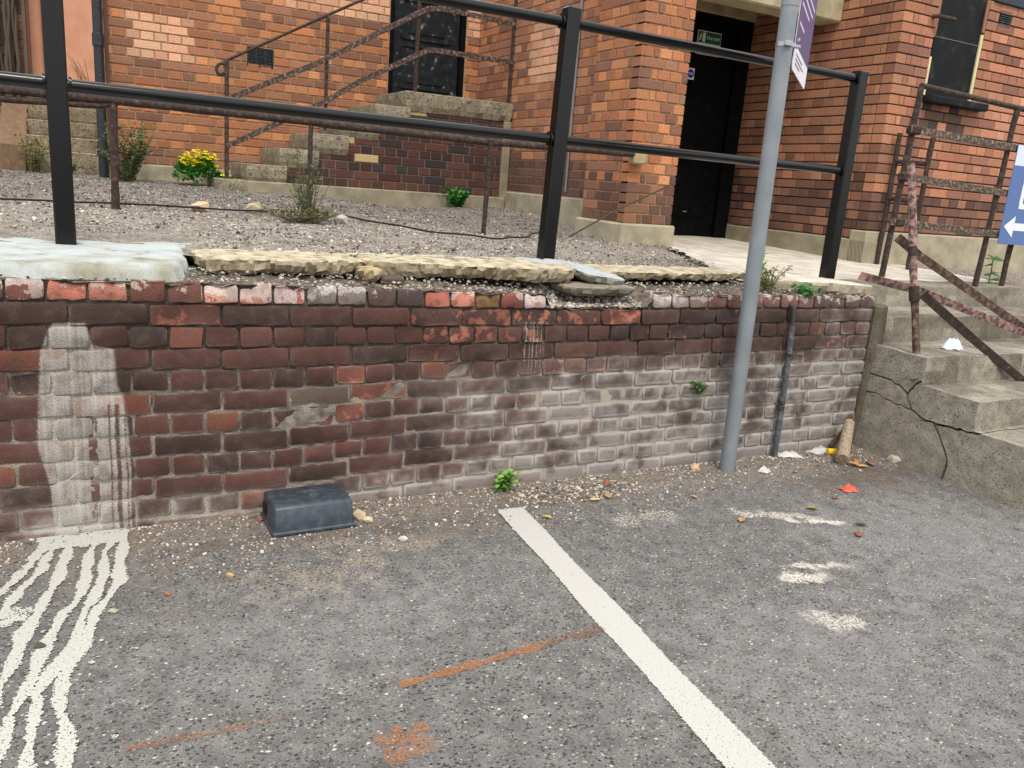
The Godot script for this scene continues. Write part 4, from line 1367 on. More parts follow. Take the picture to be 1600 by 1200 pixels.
	var bd := obj("door", st, M.black_door, t)
	for y in [[1.11, 1.59], [1.61, 2.17], [2.28, 2.56], [2.60, 2.80]]:
		st = begin()
		for q in [[4.72, y[0], 5.39, y[0]], [4.72, y[1], 5.39, y[1]], [4.72, y[0], 4.72, y[1]], [5.39, y[0], 5.39, y[1]]]:
			beam(st, Vector3(q[0], q[1], DZ + 0.027), Vector3(q[2], q[3], DZ + 0.027), 0.018, 0.018, Vector3.UP if q[1] == q[3] else Vector3.RIGHT, Color.WHITE, 0.004)
		obj("door_panel", st, M.black_door, bd)
	st = begin()
	box(st, Vector3(5.10, 1.15, DZ + 0.03), Vector3(0.045, 0.012, 0.014), lin(120, 118, 110), 0.003)
	obj("door_plate", st, M.any, bd)
	st = begin()
	box(st, Vector3(4.41, 1.88, DZ), Vector3(0.42, 1.92, 0.04), Color.WHITE, 0.003)
	obj("door_side_panel", st, M.black_door, t)
	# salmon painted wall at the top of the left steps
	st = begin()
	box(st, Vector3(-0.10, 3.2, -10.05), Vector3(1.0, 2.6, 0.1), Color.WHITE)
	obj("painted_wall", st, M.salmon, t)
	st = begin()
	tube(st, [Vector3(-0.315, 1.96, -9.9), Vector3(-0.315, 4.4, -9.9)], 0.055, 14)
	obj("painted_pillar", st, M.salmon, t)
	st = begin()
	box(st, Vector3(0.255, 2.78, AZ + 0.012), Vector3(0.03, 3.2, 0.03), lin(96, 66, 58))
	obj("corner_strip", st, M.any, t)
	finish_bricks(t, 300)
	# signs fixed beside the black door
	var f := thing("fire_exit_sign", "green and white fire exit sign high on the black door behind the railing", "sign", Vector3(5.13, 2.65, DZ + 0.045))
	st = begin()
	box(st, Vector3(0, 0, 0), Vector3(0.272, 0.20, 0.004), lin(226, 228, 224))
	obj("backing", st, M.any, f)
	st = begin()
	box(st, Vector3(0.042, 0.045, 0.0035), Vector3(0.176, 0.094, 0.003), lin(10, 92, 62))
	obj("green_field", st, M.any, f)
	st = begin()
	box(st, Vector3(0.042, -0.055, 0.0035), Vector3(0.176, 0.076, 0.003), lin(30, 52, 96))
	obj("blue_field", st, M.any, f)
	st = begin()
	box(st, Vector3(-0.092, 0.045, 0.0035), Vector3(0.076, 0.094, 0.003), lin(10, 92, 62))
	obj("pictogram_field", st, M.any, f)
	st = begin()
	var w := lin(230, 232, 228)
	box(st, Vector3(-0.068, 0.045, 0.006), Vector3(0.024, 0.074, 0.002), w)
	box(st, Vector3(-0.102, 0.068, 0.006), Vector3(0.012, 0.012, 0.002), w)
	beam(st, Vector3(-0.104, 0.058, 0.006), Vector3(-0.112, 0.034, 0.006), 0.012, 0.002, Vector3.RIGHT, w)
	beam(st, Vector3(-0.112, 0.034, 0.006), Vector3(-0.096, 0.02, 0.006), 0.007, 0.002, Vector3.UP, w)
	beam(st, Vector3(-0.112, 0.034, 0.006), Vector3(-0.124, 0.014, 0.006), 0.007, 0.002, Vector3.UP, w)
	beam(st, Vector3(-0.104, 0.055, 0.006), Vector3(-0.088, 0.046, 0.006), 0.006, 0.002, Vector3.UP, w)
	obj("running_figure", st, M.any, f)
	st = begin()
	tube(st, [Vector3(-0.092, -0.055, 0.002), Vector3(-0.092, -0.055, 0.005)], 0.032, 20, lin(20, 24, 40))
	obj("round_symbol", st, M.any, f)
	lettering("Fire exit", f, Vector3(0.042, 0.045, 0.006), 0.042, rc(230, 234, 230))
	var s := thing("fire_door_sign", "small white square sign with a blue disc at the left edge of the black door", "sign", Vector3(4.965, 2.372, DZ + 0.045))
	st = begin()
	box(st, Vector3.ZERO, Vector3(0.084, 0.098, 0.003), lin(226, 228, 230))
	obj("backing", st, M.any, s)
	st = begin()
	tube(st, [Vector3(0, 0, 0.001), Vector3(0, 0, 0.0035)], 0.037, 24, lin(28, 52, 150))
	obj("blue_disc", st, M.any, s)
	st = begin()
	box(st, Vector3(0, 0.006, 0.0045), Vector3(0.052, 0.004, 0.001), w)
	box(st, Vector3(0, -0.004, 0.0045), Vector3(0.058, 0.005, 0.001), w)
	obj("white_lines", st, M.any, s)

func lettering(text: String, parent: Node, at: Vector3, size: float, col: Color) -> void:
	var tm := TextMesh.new()
	var f := SystemFont.new()
	f.font_names = PackedStringArray(["Droid Sans"])
	tm.font = f
	tm.text = text
	tm.font_size = 64
	tm.pixel_size = size / 64.0
	tm.depth = 0.001
	var o := put("lettering", tm, mat(col, 0.8), parent)
	o.position = at

# ---- railings, poles, signs
func build_black_railing() -> void:
	var t := thing("black_railing", "new glossy black steel railing of square posts and two tubes on the wall", "railing")
	for q in [[-2.15, 0.93, 2.09, 0.0], [-0.056, 0.93, 2.09, -0.004], [2.022, 0.93, 2.10, 0.032], [3.988, 0.86, 2.06, 0.0]]:
		var st := begin()
		var b := Vector3(1, 0, 0)
		beam(st, Vector3(q[0], q[1] - 0.05, -3.535), Vector3(q[0] + q[3], q[2], -3.535), 0.07, 0.07, b, Color.WHITE, 0.006)
		obj("post", st, M.black_paint, t)
	var hs := [[2.035, [-2.15, 2.045, 3.988], [2.03, 2.034, 2.018], 0.0235], [1.52, [-2.15, 2.03, 3.988], [1.53, 1.512, 1.508], 0.0235]]
	for h in hs:
		for k in 2:
			var st := begin()
			var a := Vector3(h[1][k], h[2][k], -3.535)
			var e := Vector3(h[1][k + 1], h[2][k + 1], -3.535)
			tube(st, [a, a.lerp(e, 0.5) - Vector3(0, 0.002, 0), e], h[3], 20)
			obj("rail", st, M.black_paint, t)
	for q in [[-0.056, 2.031], [-0.056, 1.524], [2.045, 2.034], [2.03, 1.512], [3.988, 2.018], [3.988, 1.508]]:
		var st := begin()
		var l := -0.050 if q[0] > 3.0 else 0.0
		tube(st, [Vector3(q[0] - 0.046, q[1], -3.535), Vector3(q[0] - 0.036, q[1], -3.535)], 0.034, 14, Color.WHITE, 0.86)
		obj("weld_collar", st, M.black_paint, t)
		if l == 0.0:
			st = begin()
			tube(st, [Vector3(q[0] + 0.036, q[1], -3.535), Vector3(q[0] + 0.046, q[1], -3.535)], 0.030, 14, Color.WHITE, 0.86)
			obj("weld_collar", st, M.black_paint, t)

func build_rusty_railings() -> void:
	var t := thing("low_rusty_railing", "low rusty tube handrail running across the gravel into the brick pier", "railing")
	var st := begin()
	var pts := []
	for k in 41:
		var x := lerpf(-2.4, 3.66, k / 40.0)
		pts.append(Vector3(x, interp(x, [-2.4, 0.19, 1.26, 2.45, 3.66], [1.555, 1.573, 1.562, 1.546, 1.568]) + rnd(-0.002, 0.002), -5.2 + 0.05 * ss(1.5, 2.4, x) * ss(3.66, 2.4, x)))
	tube(st, pts, 0.024, 12, Color.WHITE, 1.0, 0.06)
	obj("rail", st, M.rust, t)
	st = begin()
	tube(st, [Vector3(-2.4, 1.525, -5.2), Vector3(-0.3, 1.52, -5.2), Vector3(0.12, 1.535, -5.2), Vector3(0.2, 1.56, -5.2)], 0.017, 10, Color.WHITE, 1.0, 0.05)
	obj("lower_rail", st, M.rust, t)
	for q in [[0.182, -5.2, 1.57, 0.022], [1.265, -5.2, 1.56, 0.015], [2.44, -5.12, 1.56, 0.017]]:
		st = begin()
		var ps := []
		for k in 9:
			ps.append(Vector3(q[0] + rnd(-0.002, 0.002) - 0.012 * (1.0 - k / 8.0), lerpf(0.88, q[2], k / 8.0), q[1]))
		tube(st, ps, q[3], 10, Color.WHITE, 1.0, 0.10)
		obj("post", st, M.rust, t)
	st = begin()
	box(st, Vector3(3.70, 1.545, -5.215), Vector3(0.11, 0.10, 0.09), lin(224, 214, 190), 0.012)
	tag(obj("mortar_patch", st, M.smooth_concrete), "pale mortar block on the brick pier where the low rusty rail ends", "mortar patch")
	# loose cable and the thin rod
	st = begin()
	var cp := []
	var cpts := [[-1.6, -5.1], [-0.38, -5.18], [0.24, -5.29], [0.94, -5.23], [1.2, -5.3], [1.41, -5.4], [1.62, -4.82], [1.81, -4.46], [2.16, -4.45], [2.6, -4.9], [2.98, -5.33], [3.3, -5.7]]
	for i in cpts.size() - 1:
		for k in 6:
			var x := lerpf(cpts[i][0], cpts[i + 1][0], k / 6.0)
			var z := lerpf(cpts[i][1], cpts[i + 1][1], ss(0, 1, k / 6.0))
			cp.append(Vector3(x, hgt(x, z) + 0.022 + rnd(0, 0.004), z))
	tube(st, cp, 0.006, 6, lin(34, 32, 32))
	tag(obj("cable", st, M.matte), "thin black cable lying in loops across the gravel terrace", "cable")
	st = begin()
	tube(st, [Vector3(3.05, 0.955, -5.02), Vector3(3.5, 1.165, -5.10), Vector3(3.98, 1.36, -5.16)], 0.006, 6, lin(74, 60, 52))
	tag(obj("thin_metal_rod", st, M.matte), "thin dark rod leaning from the gravel up to the brick pier", "rod")
	# stair handrail on the landing
	var z := -7.5
	t = thing("stair_handrail", "rusty flat bar handrail with a scroll end along the landing steps", "handrail")
	for q in [[1.110, 1.10, 2.09, 0.016], [1.945, 1.62, 2.57, 0.014], [2.770, 2.02, 3.05, 0.016], [3.738, 2.0, 3.05, 0.017]]:
		st = begin()
		beam(st, Vector3(q[0], q[1], z), Vector3(q[0] + 0.01, q[2], z), q[3] * 2.0, q[3] * 2.0, Vector3.RIGHT, Color.WHITE, 0.004)
		obj("post", st, M.rust, t)
	for bars in [[[1.11, 1.785], [1.853, 2.16], [2.748, 2.695], [2.86, 2.755], [2.992, 2.775], [3.738, 2.753]], [[1.11, 1.413], [1.925, 1.852], [2.235, 2.06], [2.795, 2.365], [2.87, 2.405], [2.96, 2.412], [3.738, 2.41]]]:
		st = begin()
		for i in bars.size() - 1:
			beam(st, Vector3(bars[i][0], bars[i][1], z + 0.02), Vector3(bars[i + 1][0] + 0.003, bars[i + 1][1] + 0.001, z + 0.02), 0.046, 0.010, Vector3.UP, Color.WHITE, 0.002)
		obj("flat_bar", st, M.rust_light, t)
	st = begin()
	var hp := []
	for k in 15:            # scroll
		var a := -0.4 - k * 0.40
		var r := 0.022 + 0.0032 * k
		hp.append(Vector3(1.078 + cos(a) * r * 0.9, 2.010 + sin(a) * r, z))
	hp.append(Vector3(1.10, 2.085, z))
	hp.append(Vector3(1.967, 2.577, z))
	hp.append(Vector3(2.90, 3.10, z))
	tube(st, hp, 0.012, 8, Color.WHITE, 1.0, 0.04)
	obj("scroll_handrail", st, M.rust, t)
	# railing by the right stairs
	t = thing("rusty_stair_railing", "tall flaking railing of rusty posts and pale flat bars above the right stairs", "railing")
	for q in [[4.325, -3.42, 0.83, 2.02, 0.05, 0.0185], [5.19, -3.38, 0.80, 1.985, 0.055, 0.017], [5.50, -3.40, 0.80, 1.98, 0.05, 0.017]]:
		st = begin()
		var ps := []
		for k in 12:
			ps.append(Vector3(q[0] + q[4] * k / 11.0 + rnd(-0.002, 0.002), lerpf(q[2], q[3], k / 11.0), q[1] + rnd(-0.002, 0.002)))
		tube(st, ps, q[5], 10, Color.WHITE, 1.0, 0.12)
		obj("post", st, M.rust, t)
	for q in [[1.772, 1.745, M.rust_pale, 4.37], [1.503, 1.466, M.rust_pale, 4.40], [1.238, 1.206, M.rust_pale, 4.34]]:
		st = begin()
		beam(st, Vector3(q[3] - 0.05, q[0], -3.395), Vector3(5.26, q[1], -3.352), 0.042, 0.010, Vector3.UP, Color.WHITE, 0.002)
		beam(st, Vector3(5.25, q[1], -3.35), Vector3(6.4, q[1] - 0.02, -3.35), 0.042, 0.010, Vector3.UP, Color.WHITE, 0.002)
		obj("flat_bar", st, q[2], t)
	st = begin()
	tube(st, [Vector3(4.37, 2.02, -3.42), Vector3(5.25, 1.985, -3.38), Vector3(6.4, 1.95, -3.38)], 0.016, 10, Color.WHITE, 1.0, 0.03)
	obj("top_rail", st, M.rust, t)
	for y in [1.772, 1.503, 1.238]:
		st = begin()
		box(st, Vector3(4.365, y, -3.41), Vector3(0.085, 0.055, 0.06), Color.WHITE, 0.012)
		obj("rail_joint", st, M.rust, t)
	t = thing("rusty_wall_railing", "short dark rusty rail of two posts close to the corner of the front wall", "railing")
	for q in [[5.755, -4.615, 1.90], [5.75, -4.314, 1.862]]:
		st = begin()
		var ps := []
		for k in 10:
			ps.append(Vector3(q[0] + rnd(-0.003, 0.003), lerpf(0.82, q[2], k / 9.0), q[1] + rnd(-0.003, 0.003)))
		tube(st, ps, 0.019, 10, Color.WHITE, 1.0, 0.12)
		obj("post", st, M.rust, t)
	for y in [1.675, 1.39]:
		st = begin()
		tube(st, [Vector3(5.755, y + 0.01, -4.62), Vector3(5.75, y - 0.01, -4.31)], 0.018, 8, Color.WHITE, 1.0, 0.1)
		obj("rail", st, M.rust, t)
	# fallen railing on the stairs
	t = thing("leaning_pink_post", "leaning rusty post with flaking pink primer standing on the right stairs", "post")
	st = begin()
	var pp := []
	for k in 15:
		var f := k / 14.0
		pp.append(Vector3(lerpf(3.858, 3.80, f) + 0.004 * sin(f * 9.0), lerpf(0.47, 1.545, f), lerpf(-2.725, -2.95, f)))
	tube(st, pp.slice(6), 0.019, 10, Color.WHITE, 1.0, 0.08)
	obj("upper_shaft", st, M.rust_pink, t)
	st = begin()
	tube(st, pp.slice(0, 7), 0.0195, 10, Color.WHITE, 1.0, 0.10)
	obj("lower_shaft", st, M.rust_orange, t)
	st = begin()
	tube(st, [pp[5], pp[6]], 0.025, 10, Color.WHITE, 1.0, 0.1)
	obj("collar", st, M.rust, t)
	st = begin()
	tube(st, [pp[8], pp[8].lerp(pp[9], 0.6)], 0.023, 10, Color.WHITE, 1.0, 0.1)
	obj("collar", st, M.rust, t)
	var g := "bent flat bars of the fallen stair railing"
	var list := [[Vector3(3.775, 1.17, -2.93), Vector3(3.95, 1.082, -2.915), Vector3(5.45, 0.50, -2.88), M.rust_orange, "upper fallen flat bar sloping down to the right from behind the pink post"],
		[Vector3(3.772, 0.945, -3.12), Vector3(4.125, 0.882, -3.0), Vector3(5.3, 0.56, -2.80), M.rust_pink, "middle fallen flat bar resting its left end on the end of the brick wall"],
		[Vector3(3.80, 0.90, -2.74), Vector3(4.2, 0.668, -2.68), Vector3(5.1, 0.15, -2.5), M.rust, "lowest fallen flat bar running down over the right steps"]]
	for l in list:
		st = begin()
		beam(st, l[0], l[1], 0.046, 0.008, Vector3(0, 1, 0.35), Color.WHITE, 0.0015)
		beam(st, l[1] - (l[1] - l[0]).normalized() * 0.006, l[2], 0.044, 0.008, Vector3(0, 1, 0.25), Color.WHITE, 0.0015)
		tag(obj("fallen_flat_bar", st, l[3]), l[4], "flat bar", g)

func build_poles_and_signs() -> void:
	var t := thing("grey_sign_pole", "tall grey steel pole in front of the brick wall carrying a purple sign", "sign pole")
	var st := begin()
	var a := Vector3(2.772, -0.02, -2.873)
	var b := Vector3(2.748, 2.12, -2.873)
	tube(st, [a, a.lerp(b, 0.5), b], 0.0365, 28)
	obj("lower_shaft", st, M.galv, t)
	st = begin()
	tube(st, [b, b + Vector3(-0.006, 0.9, 0)], 0.0385, 28)
	obj("upper_shaft", st, M.galv, t)
	# the plate, seen almost edge on
	var u := Vector3(0.57, 0, -0.47).normalized()
	var nrm := Vector3(-0.47, 0, -0.57).normalized()
	nrm = u.cross(Vector3.UP)
	var p0 := Vector3(2.815, 0, -2.880)
	var plate := func(x0: float, x1: float, y0: float, y1: float, off: float, th: float, col: Color, rad := 0.0) -> SurfaceTool:
		var s := begin()
		var pts := []
		if rad <= 0.0:
			pts = [Vector2(x0, y0), Vector2(x1, y0), Vector2(x1, y1), Vector2(x0, y1)]
		else:
			for c in [[x1 - rad, y0 + rad, -PI / 2], [x1 - rad, y1 - rad, 0.0], [x0 + rad, y1 - rad, PI / 2], [x0 + rad, y0 + rad, PI]]:
				for k in 6:
					pts.append(Vector2(c[0] + rad * cos(c[2] + PI / 10 * k), c[1] + rad * sin(c[2] + PI / 10 * k)))
		var f := []
		var r := []
		for q in pts:
			f.append(p0 + u * q.x + Vector3.UP * q.y + nrm * (off + th / 2))
			r.append(p0 + u * q.x + Vector3.UP * q.y + nrm * (off - th / 2))
		face(s, f, nrm, col)
		face(s, r, -nrm, col)
		for i in pts.size():
			var j := (i + 1) % pts.size()
			face(s, [f[i], f[j], r[j], r[i]], (f[i] + f[j]) / 2.0 - (p0 + u * (x0 + x1) / 2.0 + Vector3.UP * (y0 + y1) / 2.0), col)
		return s
	obj("sign_plate", plate.call(0.0, 0.74, 1.88, 2.75, 0.0, 0.003, lin(226, 222, 232), 0.03), M.any, t)
	for s in [1.0, -1.0]:
		obj("purple_field", plate.call(0.003, 0.737, 1.985, 2.747, 0.0022 * s, 0.001, lin(96, 74, 116)), M.any, t)
		st = begin()
		for l in [[0.06, 0.40, 2.56], [0.06, 0.62, 2.48], [0.06, 0.52, 2.40], [0.06, 0.66, 2.24], [0.06, 0.60, 2.20], [0.06, 0.45, 2.16], [0.06, 0.30, 2.08]]:
			var q: Vector3 = p0 + u * (l[0] + l[1]) / 2.0 + Vector3.UP * l[2] + nrm * 0.0031 * s
			box(st, q, Vector3(l[1] - l[0], 0.02 if l[2] > 2.3 else 0.012, 0.0006), lin(206, 196, 216), 0.0, Basis(u, Vector3.UP, nrm))
		for l in [[0.10, 0.42, 1.955], [0.10, 0.50, 1.935], [0.10, 0.34, 1.915]]:
			var q: Vector3 = p0 + u * (l[0] + l[1]) / 2.0 + Vector3.UP * l[2] + nrm * 0.0026 * s
			box(st, q, Vector3(l[1] - l[0], 0.007, 0.0006), lin(140, 134, 150), 0.0, Basis(u, Vector3.UP, nrm))
		obj("printed_lines", st, M.any, t)
	for y in [1.965, 2.60]:
		st = begin()
		var c := Vector3(2.750, y, -2.873)
		tube(st, [c - Vector3(0, 0.009, 0), c + Vector3(0, 0.009, 0)], 0.0395, 28)
		box(st, c + Vector3(-0.02, 0, 0.040), Vector3(0.04, 0.022, 0.016), Color.WHITE, 0.003)
		box(st, c + Vector3(0.052, 0, 0.010), Vector3(0.05, 0.014, 0.024), Color.WHITE, 0.003)
		box(st, c + Vector3(0.072, 0.03, 0.006), Vector3(0.012, 0.014, 0.012), Color.WHITE, 0.003)
		obj("clamp", st, M.steel, t)
	# blue direction sign
	t = thing("blue_arrow_sign", "blue sign with a white left arrow cut by the right edge of the picture", "sign", Vector3(5.26, 1.145, -3.335))
	st = begin()
	box(st, Vector3(0.32, 0.31, 0), Vector3(0.64, 0.62, 0.004), lin(88, 112, 164), 0.001)
	obj("plate", st, M.any, t)
	st = begin()
	box(st, Vector3(0.32, 0.556, 0.003), Vector3(0.636, 0.124, 0.002), lin(206, 218, 232))
	obj("white_band", st, M.any, t)
	var w := lin(222, 228, 236)
	st = begin()
	box(st, Vector3(0.152, 0.315, 0.003), Vector3(0.034, 0.17, 0.002), w)
	box(st, Vector3(0.30, 0.246, 0.0032), Vector3(0.33, 0.034, 0.002), w)
	box(st, Vector3(0.448, 0.315, 0.003), Vector3(0.034, 0.17, 0.002), w)
	box(st, Vector3(0.30, 0.398, 0.0032), Vector3(0.33, 0.034, 0.002), w)
	obj("white_frame", st, M.any, t)
	st = begin()
	face(st, [Vector3(0.024, 0.114, 0.0035), Vector3(0.13, 0.182, 0.0035), Vector3(0.13, 0.046, 0.0035)], Vector3.BACK, w)
	face(st, [Vector3(0.129, 0.138, 0.0035), Vector3(0.42, 0.138, 0.0035), Vector3(0.42, 0.09, 0.0035), Vector3(0.129, 0.09, 0.0035)], Vector3.BACK, w)
	obj("arrow", st, M.any, t)
	# pipes
	st = begin()
	tube(st, [Vector3(3.150, 0.80, -3.03), Vector3(3.158, 0.805, -3.0), Vector3(3.166, 0.79, -2.982), Vector3(3.170, 0.75, -2.978), Vector3(3.172, 0.68, -2.976)], 0.011, 10, lin(60, 58, 56))
	t = thing("wall_conduit", "thin grey conduit pipe running down the brick wall right of the grey pole", "pipe")
	obj("bent_end", st, M.matte, t)
	st = begin()
	tube(st, [Vector3(3.172, 0.70, -2.976), Vector3(3.182, 0.40, -2.974), Vector3(3.186, 0.0, -2.970)], 0.0155, 14)
	obj("pipe", st, M.conduit, t)
	for y in [0.55, 0.30, 0.27]:
		st = begin()
		tube(st, [Vector3(3.179, y + 0.008, -2.975), Vector3(3.179, y - 0.008, -2.975)], 0.02, 14)
		obj("pipe_clip", st, M.rust, t)
	st = begin()
	tube(st, [Vector3(3.738, 1.25, -6.28), Vector3(3.738, 4.3, -6.28)], 0.010, 8)
	tag(obj("thin_wall_pipe", st, M.galv), "thin pale pipe running up the return wall behind the middle black post", "pipe")
	t = thing("black_downpipe", "black rainwater pipe at the left corner of the rear wall above the weeds", "drainpipe")
	st = begin()
	tube(st, [Vector3(0.19, 0.95, -8.2), Vector3(0.19, 4.4, -8.2)], 0.038, 16)
	obj("pipe", st, M.pipe, t)
	for y in [1.25, 2.15, 3.2]:
		st = begin()
		tube(st, [Vector3(0.19, y, -8.2), Vector3(0.19, y + 0.10, -8.2)], 0.046, 16)
		obj("collar", st, M.pipe, t)

# ---- steps
func extrude_x(st: SurfaceTool, poly: PackedVector2Array, x0: float, x1: float, n: FastNoiseLite, amp: float, col: Color, step := 0.06) -> void:
	# poly in (z, y)
	var o := []
	for i in poly.size():
		var a := poly[i]
		var b := poly[(i + 1) % poly.size()]
		var m := maxi(1, int((b - a).length() / step))
		for k in m:
			o.append(a.lerp(b, float(k) / m))
	var xs := [x0, x0 + 0.012]
	var x := x0 + 0.05
	while x < x1:
		xs.append(x)
		x += 0.11
	xs.append(x1)
	var c := Vector2.ZERO
	for p in o:
		c += p / o.size()
	var rings := []
	for xi in xs.size():
		var ring := []
		for p in o:
			var q: Vector2 = p
			q += Vector2(n.get_noise_3d(q.x * 9.0, q.y * 9.0, xs[xi] * 5.0), n.get_noise_3d(q.y * 9.0 + 40.0, q.x * 9.0, xs[xi] * 5.0)) * amp
			if xi == 0:
				q = q.lerp(c, 0.010)
			ring.append(Vector3(xs[xi] + (n.get_noise_2d(q.x * 12.0, q.y * 12.0) * 0.003 if xi < 2 else 0.0), q.y, q.x))
		rings.append(ring)
	var cw := Geometry2D.is_polygon_clockwise(PackedVector2Array(o))
	for xi in xs.size() - 1:
		for i in o.size():
			var j := (i + 1) % o.size()
			var d: Vector2 = o[j] - o[i]
			var out := Vector2(-d.y, d.x) if cw else Vector2(d.y, -d.x)
			var mid: Vector3 = (rings[xi][i] + rings[xi + 1][j]) / 2.0
			var dirt := clampf(0.5 + n.get_noise_3d(mid.x * 2.2, mid.y * 4.0, mid.z * 2.2 + 20.0) * 1.3, 0.0, 1.0)
			var tone := col.lerp(lin(160, 151, 140), dirt * 0.7)
			face(st, [rings[xi][i], rings[xi][j], rings[xi + 1][j], rings[xi + 1][i]], Vector3(0, out.y, out.x) * 50.0, tone)
	for e in [0, xs.size() - 1]:
		var flat := PackedVector2Array()
		for v in rings[e]:
			flat.append(Vector2(v.z, v.y))
		var tr := Geometry2D.triangulate_polygon(flat)
		if tr.is_empty():
			tr = Geometry2D.triangulate_polygon(PackedVector2Array(o))
		if tr.is_empty():
			for part in Geometry2D.decompose_polygon_in_convex(poly):
				var pts := []
				for q in part:
					pts.append(Vector3(xs[e], q.y, q.x))
				face(st, pts, Vector3.LEFT if e == 0 else Vector3.RIGHT, col)
		for k in range(0, tr.size(), 3):
			face(st, [rings[e][tr[k]], rings[e][tr[k + 1]], rings[e][tr[k + 2]]], Vector3.LEFT if e == 0 else Vector3.RIGHT, col)

func build_right_stairs() -> void:
	var t := thing("cracked_concrete_stairs", "weathered concrete stairs with a cracked side wall right of the brick wall", "stairs")
	var n := noise(131, 1.0, 3)
	var prof := PackedVector2Array([Vector2(-3.62, -0.05), Vector2(-3.62, 0.862), Vector2(-3.34, 0.862), Vector2(-3.335, 0.735), Vector2(-3.01, 0.732), Vector2(-3.0, 0.590), Vector2(-2.655, 0.585), Vector2(-2.65, 0.44), Vector2(-2.338, 0.436), Vector2(-2.330, 0.292), Vector2(-2.03, 0.29), Vector2(-2.025, 0.146), Vector2(-1.72, 0.144), Vector2(-1.715, -0.05)])
	var polys := [prof]
	var cracks := [[[-3.7, 0.50], [-3.068, 0.427], [-2.865, 0.429], [-2.78, 0.408], [-2.723, 0.378], [-2.683, 0.302], [-2.628, 0.276], [-2.536, 0.270], [-2.505, 0.217], [-2.447, 0.117], [-2.434, 0.077], [-2.45, -0.2]],
		[[-2.536, 0.268], [-2.453, 0.270], [-2.367, 0.274], [-2.30, 0.288]], [[-3.7, 0.34], [-3.042, 0.326], [-2.946, 0.322], [-2.897, 0.326], [-2.777, 0.303], [-2.69, 0.300]], [[-2.723, 0.378], [-2.69, 0.43], [-2.66, 0.46]]]
	var wide := [0.0045, 0.0045, 0.0025, 0.006]
	for ci in cracks.size():
		var line := PackedVector2Array()
		for i in cracks[ci].size() - 1:
			var a := Vector2(cracks[ci][i][0], cracks[ci][i][1])
			var b := Vector2(cracks[ci][i + 1][0], cracks[ci][i + 1][1])
			for k in 3:
				var p := a.lerp(b, k / 3.0)
				line.append(p + (Vector2(rnd(-0.006, 0.006), rnd(-0.006, 0.006)) if k > 0 else Vector2.ZERO))
		line.append(Vector2(cracks[ci][-1][0], cracks[ci][-1][1]))
		for cutter in Geometry2D.offset_polyline(line, wide[ci]):
			var next := []
			for p in polys:
				for r in Geometry2D.clip_polygons(p, cutter):
					if r.size() > 2 and not Geometry2D.is_polygon_clockwise(r):
						next.append(r)
			polys = next
	for p in polys:
		var area := 0.0
		for i in p.size():
			area += p[i].cross(p[(i + 1) % p.size()]) / 2.0
		if absf(area) < 0.0004:
			continue
		var st := begin()
		extrude_x(st, p, 3.812, 7.0, n, 0.009, lin(255, 254, 250))
		obj("concrete_mass", st, M.stair_concrete, t)
	var st := begin()
	box(st, Vector3(5.45, 0.10, -2.85), Vector3(3.0, 0.5, 0.5), lin(60, 56, 50))
	box(st, Vector3(5.45, 0.25, -3.3), Vector3(3.0, 0.7, 0.5), lin(60, 56, 50))
	obj("core", st, M.matte, t)
	st = begin()
	slab(st, [Vector2(3.77, -3.10), Vector2(3.86, -3.10), Vector2(3.86, -2.975), Vector2(3.79, -2.965)], func(_x: float, _z: float) -> float: return 0.80, 0.82, 0.008, 133, 0.02, lin(170, 164, 150), lin(170, 164, 150))
	obj("mortar_fillet", st, M.concrete, t)

